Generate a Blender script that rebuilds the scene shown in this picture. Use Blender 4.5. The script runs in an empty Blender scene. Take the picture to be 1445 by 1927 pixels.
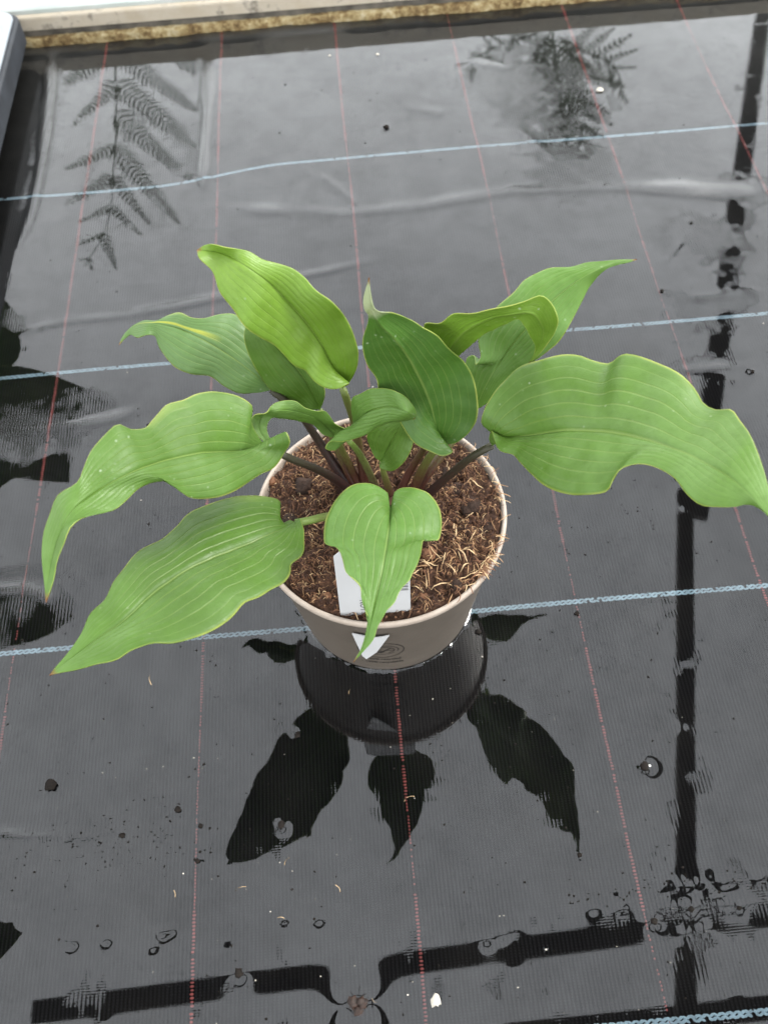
import bpy, bmesh, math, random
import numpy as np
from mathutils import Vector, Matrix, noise
random.seed(7); rng = np.random.default_rng(7)
sc = bpy.context.scene
col = sc.collection

# ------------------------------------------------------------------ camera
cd = bpy.data.cameras.new('camera'); cam = bpy.data.objects.new('camera', cd); col.objects.link(cam)
cd.sensor_fit = 'HORIZONTAL'; cd.sensor_width = 36; cd.lens = 42.85
cd.clip_start = .01; cd.clip_end = 200
cam.matrix_world = Matrix(((0.99607465, 0.08779549, -0.01128049, -0.0045),
                           (-0.07977451, 0.83515064, -0.54420533, -0.3408),
                           (-0.03835786, 0.54296903, 0.83887622, 0.6407), (0, 0, 0, 1)))
cd.dof.use_dof = True; cd.dof.focus_distance = .56; cd.dof.aperture_fstop = 15
sc.camera = cam
# ------------------------------------------------------------------ light
wd = bpy.data.worlds.new('World'); sc.world = wd; wd.use_nodes = True
bg = wd.node_tree.nodes['Background']
wn = wd.node_tree; tc = wn.nodes.new('ShaderNodeTexCoord'); sx = wn.nodes.new('ShaderNodeSeparateXYZ'); wn.links.new(tc.outputs['Generated'], sx.inputs[0])
rp = wn.nodes.new('ShaderNodeValToRGB'); wn.links.new(sx.outputs[2], rp.inputs[0])   # milky daylight, paler towards the horizon
rp.color_ramp.elements[0].position = 0.0; rp.color_ramp.elements[0].color = (1.0, 1.0, .985, 1)
rp.color_ramp.elements[1].position = 1.0; rp.color_ramp.elements[1].color = (.505, .52, .535, 1)
e_ = rp.color_ramp.elements.new(.45); e_.color = (.97, .995, 1., 1); e_ = rp.color_ramp.elements.new(.8); e_.color = (.56, .575, .59, 1)
wn.links.new(rp.outputs[0], bg.inputs[0]); bg.inputs[1].default_value = 4.1
sd = bpy.data.lights.new('sun', 'SUN'); sd.energy = 5.0; sd.angle = math.radians(24); sd.color = (1, .965, .9)
sun = bpy.data.objects.new('sun', sd); col.objects.link(sun)
sun.rotation_euler = Vector((-.66, -.26, -.76)).to_track_quat('-Z', 'Y').to_euler()
sc.view_settings.view_transform = 'Standard'; sc.view_settings.look = 'None'
sc.view_settings.exposure = .14; sc.view_settings.gamma = 1
sc.render.engine = 'CYCLES'
sc.cycles.max_bounces = 10; sc.cycles.transparent_max_bounces = 16

# ------------------------------------------------------------------ helpers
def tag(o, label=None, cat=None, group=None, kind=None):
    if label: o['label'] = label
    if cat: o['category'] = cat
    if group: o['group'] = group
    if kind: o['kind'] = kind
    return o
def link(name, me, parent=None, mats=()):
    o = bpy.data.objects.new(name, me); col.objects.link(o)
    for m in (mats if isinstance(mats, (list, tuple)) else [mats]): me.materials.append(m)
    if parent: o.parent = parent
    return o
def empty(name, loc=(0, 0, 0)):
    o = bpy.data.objects.new(name, None); col.objects.link(o); o.location = loc; o.empty_display_size = .02
    return o
def mesh(name, V, F, smooth=True):
    me = bpy.data.meshes.new(name); me.from_pydata([tuple(v) for v in V], [], [tuple(f) for f in F])
    if smooth: me.polygons.foreach_set('use_smooth', [True]*len(me.polygons))
    me.update(); return me
def npmesh(name, V, Q, smooth=True):
    me = bpy.data.meshes.new(name); n = len(V); k = Q.shape[1]; m = len(Q)
    me.vertices.add(n); me.vertices.foreach_set('co', np.asarray(V, np.float32).ravel())
    me.loops.add(m*k); me.loops.foreach_set('vertex_index', np.asarray(Q, np.int32).ravel())
    me.polygons.add(m); me.polygons.foreach_set('loop_start', np.arange(0, m*k, k, dtype=np.int32))
    if smooth: me.polygons.foreach_set('use_smooth', np.ones(m, bool))
    me.update(calc_edges=True); me.validate(); return me
def gridquads(nr, nc):
    i = np.arange(nr-1)[:, None]*nc+np.arange(nc-1)[None]
    i = i.ravel(); return np.stack([i, i+1, i+nc+1, i+nc], 1)
def lathe(name, prof, seg=96, closed=False):
    V = []; F = []; n = len(prof)
    for s in range(seg):
        a = 2*math.pi*s/seg
        for r, z in prof: V.append((r*math.sin(a), -r*math.cos(a), z))
    m = n if closed else n-1
    for s in range(seg):
        t = (s+1) % seg
        for k in range(m):
            l = (k+1) % n
            F.append((s*n+k, t*n+k, t*n+l, s*n+l))
    return mesh(name, V, F)
def catmull(P, ts, cen=.5):
    P = np.asarray(P, float); d = np.r_[0, np.cumsum(np.maximum(np.linalg.norm(np.diff(P, axis=0), axis=1), 1e-6)**(2*cen))]
    d /= d[-1]; n = len(P); m = np.zeros_like(P)
    for i in range(n):
        if i == 0: m[i] = (P[1]-P[0])/(d[1]-d[0])
        elif i == n-1: m[i] = (P[-1]-P[-2])/(d[-1]-d[-2])
        else:
            a = (P[i]-P[i-1])/(d[i]-d[i-1]); b = (P[i+1]-P[i])/(d[i+1]-d[i]); w0 = d[i]-d[i-1]; w1 = d[i+1]-d[i]
            m[i] = (a*w1+b*w0)/(w0+w1)
    out = []
    for t in ts:
        i = min(max(np.searchsorted(d, t, 'right')-1, 0), n-2); h = d[i+1]-d[i]; x = (t-d[i])/h
        out.append((2*x**3-3*x**2+1)*P[i]+(x**3-2*x**2+x)*h*m[i]+(-2*x**3+3*x**2)*P[i+1]+(x**3-x**2)*h*m[i+1])
    return np.array(out)
def tube(name, P, rad, seg=10, cap=True, flat=1.0):
    """tube along points P with radii rad; uv.y = 0..1 along it"""
    P = [Vector(q) for q in P]; n = len(P); V = []; F = []; up = Vector((.13, .21, 1))
    for i in range(n):
        t = (P[min(i+1, n-1)]-P[max(i-1, 0)]).normalized(); a = t.cross(up).normalized(); b = a.cross(t).normalized()
        for k in range(seg):
            an = 2*math.pi*k/seg
            V.append(P[i]+float(rad[i])*(math.cos(an)*a+math.sin(an)*flat*b))
    for i in range(n-1):
        for k in range(seg):
            l = (k+1) % seg
            F.append((i*seg+k, i*seg+l, (i+1)*seg+l, (i+1)*seg+k))
    if cap:
        F.append(tuple(range(seg))[::-1]); F.append(tuple((n-1)*seg+k for k in range(seg)))
    me = mesh(name, V, F); uv = me.uv_layers.new(name='uv')
    for l in me.loops: uv.data[l.index].uv = ((l.vertex_index % seg)/seg, (l.vertex_index//seg)/(n-1))
    return me
def rbox(name, x0, x1, y0, y1, z0, z1, bev=.001, seg=2):
    bm = bmesh.new(); bmesh.ops.create_cube(bm, size=1)
    for v in bm.verts: v.co = Vector(((x0+x1)/2+v.co.x*(x1-x0), (y0+y1)/2+v.co.y*(y1-y0), (z0+z1)/2+v.co.z*(z1-z0)))
    if bev: bmesh.ops.bevel(bm, geom=bm.edges[:], offset=bev, segments=seg, affect='EDGES', profile=.5)
    me = bpy.data.meshes.new(name); bm.to_mesh(me); bm.free()
    return me
# ------------------------------------------------------------------ material helpers
ALB = .66    # overall reflectance level of every painted, printed or grown surface
class NT:
    def __init__(s, name):
        s.m = bpy.data.materials.new(name); s.m.use_nodes = True; s.t = s.m.node_tree; s.n = s.t.nodes; s.n.clear()
        s.out = s.n.new('ShaderNodeOutputMaterial')
    def add(s, typ, **kw):
        n = s.n.new('ShaderNode'+typ)
        for k, v in kw.items():
            if k.startswith('_'): setattr(n, k[1:], v)
        return n
    def set(s, sock, v):
        if hasattr(v, 'is_output'): s.t.links.new(v, sock)
        else: sock.default_value = v
    def math(s, op, a, b=0, c=None, clamp=False):
        n = s.n.new('ShaderNodeMath'); n.operation = op; n.use_clamp = clamp; s.set(n.inputs[0], a); s.set(n.inputs[1], b)
        if c is not None: s.set(n.inputs[2], c)
        return n.outputs[0]
    def mix(s, f, a, b, blend='MIX'):
        n = s.n.new('ShaderNodeMix'); n.data_type = 'RGBA'; n.blend_type = blend; s.set(n.inputs[0], f); s.set(n.inputs[6], a); s.set(n.inputs[7], b)
        return n.outputs[2]
    def noise(s, vec, scale, detail=3, rough=.55, dist=0):
        n = s.n.new('ShaderNodeTexNoise'); s.set(n.inputs['Vector'], vec); n.inputs['Scale'].default_value = scale
        n.inputs['Detail'].default_value = detail; n.inputs['Roughness'].default_value = rough; n.inputs['Distortion'].default_value = dist
        return n.outputs[0]
    def ramp(s, f, stops):
        n = s.n.new('ShaderNodeValToRGB'); s.set(n.inputs[0], f); e = n.color_ramp.elements
        while len(e) > 1: e.remove(e[-1])
        e[0].position = stops[0][0]; e[0].color = (*stops[0][1], 1) if not isinstance(stops[0][1], float) else (stops[0][1],)*3+(1,)
        for p, c in stops[1:]:
            x = e.new(p); x.color = (*c, 1) if not isinstance(c, float) else (c, c, c, 1)
        return n.outputs[0]
    def range(s, v, a, b, c=0., d=1.):
        n = s.n.new('ShaderNodeMapRange'); n.clamp = True; s.set(n.inputs[0], v)
        for i, q in enumerate((a, b, c, d)): n.inputs[1+i].default_value = q
        return n.outputs[0]
    def sep(s, v):
        n = s.n.new('ShaderNodeSeparateXYZ'); s.set(n.inputs[0], v); return n.outputs
    def bump(s, h, strength=.5, dist=.001, normal=None):
        n = s.n.new('ShaderNodeBump'); s.set(n.inputs['Height'], h); s.set(n.inputs['Strength'], strength); n.inputs['Distance'].default_value = dist
        if normal is not None: s.set(n.inputs['Normal'], normal)
        return n.outputs[0]
    def geo(s): return s.n.new('ShaderNodeNewGeometry')
    def obj(s): return s.n.new('ShaderNodeTexCoord').outputs['Object']
    def uv(s): return s.n.new('ShaderNodeTexCoord').outputs['UV']
    def pbr(s, color, rough=.6, spec=.4, normal=None, **kw):
        b = s.n.new('ShaderNodeBsdfPrincipled'); s.set(b.inputs['Base Color'], s.mix(1., color, (ALB, ALB, ALB, 1), 'MULTIPLY') if hasattr(color, 'is_output') else tuple(x*ALB for x in color[:3])+(1,)); s.set(b.inputs['Roughness'], rough); s.set(b.inputs['Specular IOR Level'], spec)
        if normal is not None: s.set(b.inputs['Normal'], normal)
        for k, v in kw.items(): s.set(b.inputs[k.replace('_', ' ')], v)
        return b.outputs[0]
    def done(s, sh):
        s.t.links.new(sh, s.out.inputs[0]); return s.m
def simple(name, c, rough=.6, var=.25, scale=60, spec=.35, bump=0, bscale=None):
    t = NT(name); o = t.obj(); n = t.noise(o, scale, 4)
    lo = tuple(x*(1-var) for x in c)+(1,); hi = tuple(min(1, x*(1+var)) for x in c)+(1,)
    colr = t.mix(t.range(n, .3, .7), lo, hi)
    nm = t.bump(t.noise(o, bscale or scale*3, 4), bump, .002) if bump else None
    return t.done(t.pbr(colr, rough, spec, nm))

# leaf blade: uv.x = 0..1 across (0.5 = midrib), uv.y = 0 base .. 1 tip
def leaf_mat(name, base, glau, streak=0.0, pale=0.0):
    t = NT(name); uv = t.sep(t.uv()); o = t.obj()
    s = t.math('ABSOLUTE', t.math('MULTIPLY_ADD', uv[0], 2, -1))
    # vein lines at regular s
    w = t.math('ABSOLUTE', t.math('SUBTRACT', t.math('FRACT', t.math('MULTIPLY', s, 6.0)), .5))
    vein = t.range(w, .40, .5)
    vein = t.math('MULTIPLY', vein, t.range(s, .97, .6)); midr = t.range(s, .035, .0)
    vein = t.math('MAXIMUM', t.math('MULTIPLY', vein, .55), midr)
    vein = t.math('MULTIPLY', vein, t.range(uv[1], .98, .55, .15, 1.))
    n1 = t.noise(o, 38, 4, .6); n2 = t.noise(o, 260, 3, .6); n3 = t.noise(o, 900, 2)
    c = t.mix(t.range(n1, .3, .72), (*base, 1), (*glau, 1))
    c = t.mix(t.math('MULTIPLY', t.range(n2, .45, .75), .35), c, tuple(x*.72 for x in base)+(1,))
    c = t.mix(t.math('MULTIPLY', t.range(t.noise(o, 13, 3, .6), .40, .66), .65), c, tuple(x*.62 for x in base)+(1,))
    c = t.mix(t.math('MULTIPLY', vein, .55), c, (.33, .45, .12, 1))
    # pale spots, powdery
    sp = t.n.new('ShaderNodeTexVoronoi'); sp.inputs['Scale'].default_value = 170; t.set(sp.inputs['Vector'], o)
    spot = t.math('MULTIPLY', t.range(sp.outputs['Distance'], .16, .07), t.range(t.noise(o, 30, 2), .55, .65))
    c = t.mix(t.math('MULTIPLY', spot, .6), c, (.45, .55, .38, 1))
    # yellow margin
    mg = t.math('MULTIPLY', t.range(s, .965, .995), t.range(t.noise(o, 40, 3), .35, .65, .35, 1.))
    mg2 = t.math('MULTIPLY', t.range(s, .80, .98), t.math('MULTIPLY', t.range(t.noise(o, 19, 1), .64, .76), .5))
    c = t.mix(t.math('MAXIMUM', mg, mg2), c, (.42, .48, .11, 1))
    if streak:
        st = t.math('MULTIPLY', t.range(t.math('ABSOLUTE', t.math('SUBTRACT', uv[0], streak)), .05, .02), t.math('MULTIPLY', t.range(uv[1], .38, .5), t.range(uv[1], .9, .75)))
        c = t.mix(t.math('MULTIPLY', st, .8), c, (.50, .52, .07, 1))
    if pale: c = t.mix(t.range(uv[1], pale-.02, pale+.02), c, (.40, .46, .28, 1))
    c = t.mix(t.range(uv[1], .975, .995), c, (.24, .10, .035, 1))
    hgt = t.math('ADD', t.math('MULTIPLY', n3, .35), t.math('ADD', t.math('MULTIPLY', n2, .6), t.math('MULTIPLY', vein, -1.4)))
    nm = t.bump(hgt, .5, .0007)
    oi = t.n.new('ShaderNodeObjectInfo'); c = t.mix(1.0, c, oi.outputs['Color'], 'MULTIPLY')
    sh = t.pbr(c, t.math('ADD', t.range(t.noise(o, 24, 4, .65), .35, .68, .31, .56), t.range(n2, .3, .7, 0., .08)), .33, nm)
    tr = t.n.new('ShaderNodeBsdfTranslucent'); t.set(tr.inputs[0], t.mix(1., c, (.85, .85, .30, 1), 'MULTIPLY'))
    mx = t.n.new('ShaderNodeMixShader'); mx.inputs[0].default_value = .30; t.t.links.new(sh, mx.inputs[1]); t.t.links.new(tr.outputs[0], mx.inputs[2])
    return t.done(mx.outputs[0])
def petiole_mat(name, top, low):
    t = NT(name); uv = t.sep(t.uv()); o = t.obj()
    n = t.noise(o, 420, 3); f = t.math('ADD', uv[1], t.math('MULTIPLY_ADD', n, .5, -.25))
    c = t.mix(t.range(f, .25, 1.0), (*low, 1), (*top, 1))
    c = t.mix(t.math('MULTIPLY', t.range(t.noise(o, 900, 2), .5, .62), t.range(uv[1], .98, .2, .1, .75)), c, (.055, .014, .012, 1))
    st = t.range(t.math('SINE', t.math('MULTIPLY', uv[0], 50)), -.2, 1)
    c = t.mix(t.math('MULTIPLY', st, .25), c, tuple(x*1.5 for x in low)+(1,))
    return t.done(t.pbr(c, .48, .28))

M = {}
M['leaf'] = leaf_mat('leaf_green', (.108, .228, .024), (.156, .290, .066))
M['leaf_yellow'] = leaf_mat('leaf_lime', (.172, .325, .022), (.215, .360, .056))
M['leaf_blue'] = leaf_mat('leaf_glaucous', (.128, .250, .060), (.172, .300, .115), .60)
M['leaf_dark'] = leaf_mat('leaf_deep_green', (.080, .198, .022), (.112, .236, .052), 0., .84)
M['petiole'] = petiole_mat('petiole_green_brown', (.115, .165, .032), (.070, .026, .016))
M['petiole_dark'] = petiole_mat('petiole_purple', (.036, .038, .018), (.020, .010, .009))
M['petiole_green'] = petiole_mat('petiole_green', (.125, .205, .035), (.075, .070, .026))
M['petiole_red'] = petiole_mat('petiole_red', (.07, .022, .012), (.06, .02, .012))

# ------------------------------------------------------------------ data (metres, pot axis at the origin)
PATCH = [(-0.31134, 0.20246, 0.08278, 0.0366, 1.0), (-0.28816, 0.02807, 0.04103, 0.02645, 1.0), (-0.24086, -0.1619, 0.05551, 0.01786, 0.6), (0.09662, 0.62793, 0.03673, 0.03527, 0.9), (0.20684, 0.65486, 0.05548, 0.07125, 0.9), (-0.15687, 0.63713, 0.01559, 0.16121, 0.6), (-0.35003, 0.63295, 0.01884, 0.21073, 0.7), (0.24942, 0.48576, 0.06188, 0.05153, 0.9), (0.3317, 0.27788, 0.04471, 0.02055, 1.0), (0.34311, 0.37937, 0.04749, 0.0458, 0.7), (-0.27059, 0.32797, 0.08416, 0.01595, 0.9), (0.40413, 0.43882, 0.05983, 0.02076, 1.0), (0.29659, 0.2035, 0.05692, 0.00878, 1.0), (-0.01179, 0.46217, 0.17871, 0.01363, 0.7), (0.18308, -0.25164, 0.05705, 0.00773, 0.25), (-0.02888, 0.59929, 0.18051, 0.05791, 0.3)]
LEAVES = {'A': {'mid': [(-0.0168, 0.0318, 0.21), (-0.0217, 0.0341, 0.228), (-0.0275, 0.0355, 0.25), (-0.0424, 0.0409, 0.2781), (-0.0589, 0.0388, 0.305), (-0.0742, 0.0499, 0.3079), (-0.0866, 0.0511, 0.31)],
  'l': [(-0.0168, 0.0318, 0.21), (-0.0133, 0.0218, 0.225), (-0.0179, 0.019, 0.225), (-0.0264, 0.0204, 0.225), (-0.032, 0.0218, 0.2294), (-0.0369, 0.0261, 0.235), (-0.0442, 0.0239, 0.2449), (-0.0476, 0.0246, 0.2517), (-0.052, 0.0247, 0.26), (-0.06, 0.0226, 0.2709), (-0.0658, 0.0216, 0.28), (-0.0707, 0.0278, 0.2873), (-0.0766, 0.0334, 0.295), (-0.0796, 0.0415, 0.3038), (-0.085, 0.0443, 0.31), (-0.0866, 0.0511, 0.31)],
  'r': [(-0.0168, 0.0318, 0.21), (-0.0113, 0.0306, 0.2181), (-0.0083, 0.031, 0.225), (-0.0054, 0.0329, 0.2375), (-0.0064, 0.0348, 0.25), (-0.011, 0.0375, 0.2653), (-0.0185, 0.0368, 0.28), (-0.0261, 0.0399, 0.2858), (-0.0302, 0.0439, 0.29), (-0.0363, 0.0467, 0.295), (-0.045, 0.0469, 0.3), (-0.0522, 0.0461, 0.3041), (-0.0581, 0.0481, 0.3081), (-0.0699, 0.0454, 0.315), (-0.0824, 0.0527, 0.3114), (-0.0866, 0.0511, 0.31)]},
 'B': {'mid': [(-0.0331, 0.0418, 0.18), (-0.0399, 0.0458, 0.205), (-0.0493, 0.0509, 0.2226), (-0.0598, 0.0532, 0.24), (-0.0653, 0.0572, 0.25)],
  'l': [(-0.0331, 0.0418, 0.18), (-0.0408, 0.0409, 0.1822), (-0.0497, 0.0458, 0.185), (-0.0565, 0.0437, 0.1937), (-0.0616, 0.0428, 0.2011), (-0.0694, 0.0463, 0.22), (-0.072, 0.049, 0.2303), (-0.0718, 0.0533, 0.245), (-0.0694, 0.0576, 0.2479), (-0.0653, 0.0572, 0.25)],
  'r': [(-0.0331, 0.0418, 0.18), (-0.0301, 0.0389, 0.1911), (-0.0282, 0.0357, 0.205), (-0.0302, 0.0438, 0.2183), (-0.038, 0.0511, 0.235), (-0.0498, 0.0586, 0.2423), (-0.0653, 0.0572, 0.25)]},
 'D': {'mid': [(-0.0624, 0.0447, 0.2), (-0.0702, 0.0448, 0.215), (-0.0851, 0.0543, 0.2243), (-0.0999, 0.0611, 0.233), (-0.116, 0.0702, 0.2357), (-0.1303, 0.0728, 0.238), (-0.1442, 0.0762, 0.2321), (-0.1533, 0.0691, 0.226)],
  'l': [(-0.0624, 0.0447, 0.2), (-0.072, 0.0402, 0.2034), (-0.0821, 0.0383, 0.207), (-0.0903, 0.0415, 0.2109), (-0.0973, 0.0465, 0.2146), (-0.1097, 0.0457, 0.22), (-0.1178, 0.0486, 0.2236), (-0.1241, 0.056, 0.2274), (-0.1274, 0.0619, 0.23), (-0.129, 0.0666, 0.2337), (-0.1323, 0.0656, 0.236), (-0.139, 0.0665, 0.2331), (-0.1461, 0.0729, 0.2301), (-0.1533, 0.0691, 0.226)],
  'r': [(-0.0624, 0.0447, 0.2), (-0.0589, 0.05, 0.2077), (-0.061, 0.0591, 0.22), (-0.0682, 0.0714, 0.2269), (-0.0764, 0.0774, 0.232), (-0.0807, 0.0796, 0.2336), (-0.0879, 0.078, 0.236), (-0.0993, 0.0738, 0.2378), (-0.105, 0.0741, 0.2387), (-0.1124, 0.0782, 0.24), (-0.1205, 0.0793, 0.2376), (-0.1269, 0.078, 0.2356), (-0.1385, 0.0817, 0.2324), (-0.1435, 0.0806, 0.2308), (-0.1498, 0.0752, 0.2282), (-0.1533, 0.0691, 0.226)]},
 'UL': {'mid': [(-0.0585, -0.0058, 0.2), (-0.0644, -0.0076, 0.206), (-0.0795, -0.0227, 0.2262), (-0.094, -0.0381, 0.248), (-0.1087, -0.0502, 0.2608), (-0.1235, -0.0686, 0.276), (-0.1398, -0.0807, 0.2784), (-0.1482, -0.0907, 0.28), (-0.1561, -0.1029, 0.2729), (-0.1607, -0.116, 0.266), (-0.1629, -0.1281, 0.26)],
  'l': [(-0.0585, -0.0058, 0.2), (-0.0532, -0.0128, 0.222), (-0.05, -0.0143, 0.23), (-0.0488, -0.0171, 0.226), (-0.0533, -0.0175, 0.215), (-0.0589, -0.028, 0.216), (-0.067, -0.0365, 0.2212), (-0.0727, -0.0438, 0.2253), (-0.0792, -0.0521, 0.23), (-0.0877, -0.0589, 0.2351), (-0.0961, -0.0623, 0.24), (-0.1015, -0.0652, 0.2472), (-0.1056, -0.0643, 0.2548), (-0.108, -0.0633, 0.26), (-0.1137, -0.0651, 0.263), (-0.1204, -0.0711, 0.267), (-0.125, -0.0808, 0.2711), (-0.1297, -0.0888, 0.275), (-0.1376, -0.0917, 0.277), (-0.1446, -0.0951, 0.2788), (-0.1478, -0.1001, 0.28), (-0.1513, -0.1057, 0.2758), (-0.1557, -0.1121, 0.271), (-0.158, -0.12, 0.2659), (-0.1629, -0.1281, 0.26)],
  'r': [(-0.0585, -0.0058, 0.2), (-0.0651, -0.0055, 0.208), (-0.0694, -0.0027, 0.2168), (-0.0712, 0.001, 0.225), (-0.0693, 0.0037, 0.235), (-0.0737, 0.0059, 0.2382), (-0.0811, 0.0067, 0.243), (-0.0897, 0.0046, 0.2484), (-0.0967, -0.0, 0.2529), (-0.1036, -0.0081, 0.258), (-0.1106, -0.0122, 0.2606), (-0.1148, -0.0203, 0.263), (-0.1179, -0.0274, 0.265), (-0.1199, -0.0359, 0.2701), (-0.1243, -0.0407, 0.2763), (-0.1293, -0.0431, 0.284), (-0.1349, -0.0492, 0.284), (-0.1411, -0.0592, 0.284), (-0.1434, -0.068, 0.284), (-0.1454, -0.0764, 0.284), (-0.157, -0.081, 0.2792), (-0.1603, -0.0891, 0.2757), (-0.1634, -0.0963, 0.2726), (-0.1645, -0.1041, 0.2695), (-0.1639, -0.1162, 0.2648), (-0.1629, -0.1281, 0.26)]},
 'E': {'mid': [(-0.0241, 0.0165, 0.182), (-0.0288, 0.0163, 0.1938), (-0.0372, 0.0126, 0.21), (-0.0476, 0.0116, 0.2176), (-0.0577, 0.0067, 0.225), (-0.0657, 0.007, 0.2199), (-0.0677, 0.0021, 0.2156), (-0.0641, -0.0039, 0.2099), (-0.0588, -0.0071, 0.205)],
  'l': [(-0.0241, 0.0165, 0.182), (-0.028, 0.0146, 0.185), (-0.0314, 0.0144, 0.188), (-0.0365, 0.0162, 0.1961), (-0.0445, 0.0133, 0.205), (-0.0549, 0.0098, 0.2133), (-0.0606, 0.0063, 0.218), (-0.0634, 0.0029, 0.2145), (-0.062, -0.0029, 0.2094), (-0.0588, -0.0071, 0.205)],
  'r': [(-0.0241, 0.0165, 0.182), (-0.0165, 0.0127, 0.188), (-0.0145, 0.0137, 0.1913), (-0.0189, 0.0122, 0.196), (-0.0234, 0.012, 0.2011), (-0.0258, 0.0142, 0.206), (-0.0284, 0.0153, 0.21), (-0.0327, 0.0135, 0.2128), (-0.0399, 0.0127, 0.2178), (-0.0447, 0.0147, 0.222), (-0.0533, 0.0135, 0.2246), (-0.0585, 0.0098, 0.2263), (-0.0617, 0.0027, 0.228), (-0.0703, 0.0055, 0.2228), (-0.0726, 0.0037, 0.2204), (-0.0699, -0.0012, 0.2156), (-0.0653, -0.0053, 0.2104), (-0.0588, -0.0071, 0.205)]},
 'FL': {'mid': [(-0.0527, -0.0377, 0.17), (-0.0639, -0.0505, 0.182), (-0.0819, -0.0649, 0.1915), (-0.1044, -0.0814, 0.204), (-0.1248, -0.0995, 0.2104), (-0.1387, -0.118, 0.216), (-0.1547, -0.1309, 0.2178), (-0.1729, -0.1473, 0.22)],
  'l': [(-0.0527, -0.0377, 0.17), (-0.0504, -0.0368, 0.1725), (-0.048, -0.0435, 0.176), (-0.0467, -0.0592, 0.1831), (-0.0479, -0.0736, 0.19), (-0.0536, -0.08, 0.1924), (-0.0541, -0.0867, 0.194), (-0.0578, -0.0937, 0.197), (-0.0633, -0.0989, 0.2003), (-0.07, -0.1053, 0.2043), (-0.0766, -0.1092, 0.208), (-0.082, -0.1172, 0.2106), (-0.0884, -0.1244, 0.2133), (-0.0957, -0.1298, 0.216), (-0.103, -0.1335, 0.2183), (-0.1113, -0.1363, 0.2209), (-0.1218, -0.137, 0.224), (-0.1317, -0.1394, 0.2232), (-0.1382, -0.1429, 0.2226), (-0.1495, -0.1448, 0.2218), (-0.1627, -0.1463, 0.2208), (-0.1729, -0.1473, 0.22)],
  'r': [(-0.0527, -0.0377, 0.17), (-0.0562, -0.0354, 0.17), (-0.0599, -0.0373, 0.17), (-0.0629, -0.0299, 0.1711), (-0.0616, -0.0228, 0.172), (-0.0687, -0.0202, 0.1752), (-0.0801, -0.0214, 0.18), (-0.0927, -0.0262, 0.1855), (-0.1045, -0.034, 0.1912), (-0.1136, -0.0426, 0.196), (-0.1179, -0.0509, 0.1988), (-0.1252, -0.0617, 0.2029), (-0.1359, -0.0713, 0.2081), (-0.1411, -0.0823, 0.212), (-0.147, -0.0936, 0.2133), (-0.1506, -0.1045, 0.2145), (-0.1571, -0.1123, 0.2156), (-0.1599, -0.1227, 0.2168), (-0.1648, -0.1339, 0.2181), (-0.1729, -0.1473, 0.22)]},
 'F': {'mid': [(0.0051, -0.0631, 0.215), (0.0035, -0.0781, 0.224), (0.001, -0.0935, 0.2305), (-0.0017, -0.1104, 0.238), (-0.0048, -0.1219, 0.2373), (-0.0081, -0.1332, 0.2365), (-0.0105, -0.1414, 0.236), (-0.013, -0.148, 0.2323), (-0.0164, -0.1533, 0.2291), (-0.0208, -0.1575, 0.226)],
  'l': [(0.0051, -0.0631, 0.215), (0.0035, -0.0609, 0.2168), (0.0032, -0.0581, 0.2186), (0.0043, -0.0563, 0.22), (0.0022, -0.0543, 0.2215), (-0.0018, -0.0525, 0.2237), (-0.0066, -0.0521, 0.226), (-0.0119, -0.0516, 0.2255), (-0.0183, -0.054, 0.2248), (-0.0243, -0.0596, 0.224), (-0.0281, -0.0654, 0.2234), (-0.0312, -0.0733, 0.2227), (-0.0322, -0.0812, 0.222), (-0.0316, -0.0878, 0.2249), (-0.029, -0.091, 0.2271), (-0.0261, -0.0932, 0.2292), (-0.0237, -0.0983, 0.232), (-0.0223, -0.1053, 0.234), (-0.0209, -0.1133, 0.2362), (-0.0168, -0.1189, 0.2384), (-0.0143, -0.1237, 0.24), (-0.0142, -0.1295, 0.2393), (-0.0133, -0.1346, 0.2386), (-0.0118, -0.1394, 0.238), (-0.0125, -0.1436, 0.2355), (-0.014, -0.1479, 0.2328), (-0.0166, -0.1527, 0.2296), (-0.0208, -0.1575, 0.226)],
  'r': [(0.0051, -0.0631, 0.215), (0.0068, -0.0612, 0.2167), (0.0076, -0.0586, 0.2186), (0.0075, -0.0567, 0.22), (0.0101, -0.0547, 0.2214), (0.0163, -0.0557, 0.2239), (0.021, -0.059, 0.226), (0.0255, -0.061, 0.2251), (0.0293, -0.0659, 0.224), (0.0314, -0.073, 0.2233), (0.0315, -0.0798, 0.2226), (0.0303, -0.086, 0.222), (0.0279, -0.0918, 0.2247), (0.0247, -0.0921, 0.2268), (0.0203, -0.094, 0.2297), (0.0189, -0.0992, 0.232), (0.0174, -0.1056, 0.234), (0.0145, -0.1135, 0.2367), (0.0122, -0.1178, 0.2383), (0.0102, -0.1225, 0.24), (0.0067, -0.1257, 0.2398), (0.0043, -0.1289, 0.2396), (0.002, -0.1336, 0.2393), (-0.0025, -0.1379, 0.239), (-0.0049, -0.1408, 0.2372), (-0.0077, -0.1444, 0.235), (-0.0097, -0.1491, 0.2326), (-0.0146, -0.1532, 0.2296), (-0.0208, -0.1575, 0.226)]},
 'R': {'mid': [(0.0698, -0.0142, 0.2), (0.0767, -0.022, 0.216), (0.0885, -0.0311, 0.229), (0.1025, -0.0426, 0.246), (0.1197, -0.0567, 0.2603), (0.135, -0.0764, 0.276), (0.1493, -0.0964, 0.2864), (0.1588, -0.117, 0.296), (0.168, -0.1428, 0.3)],
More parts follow.
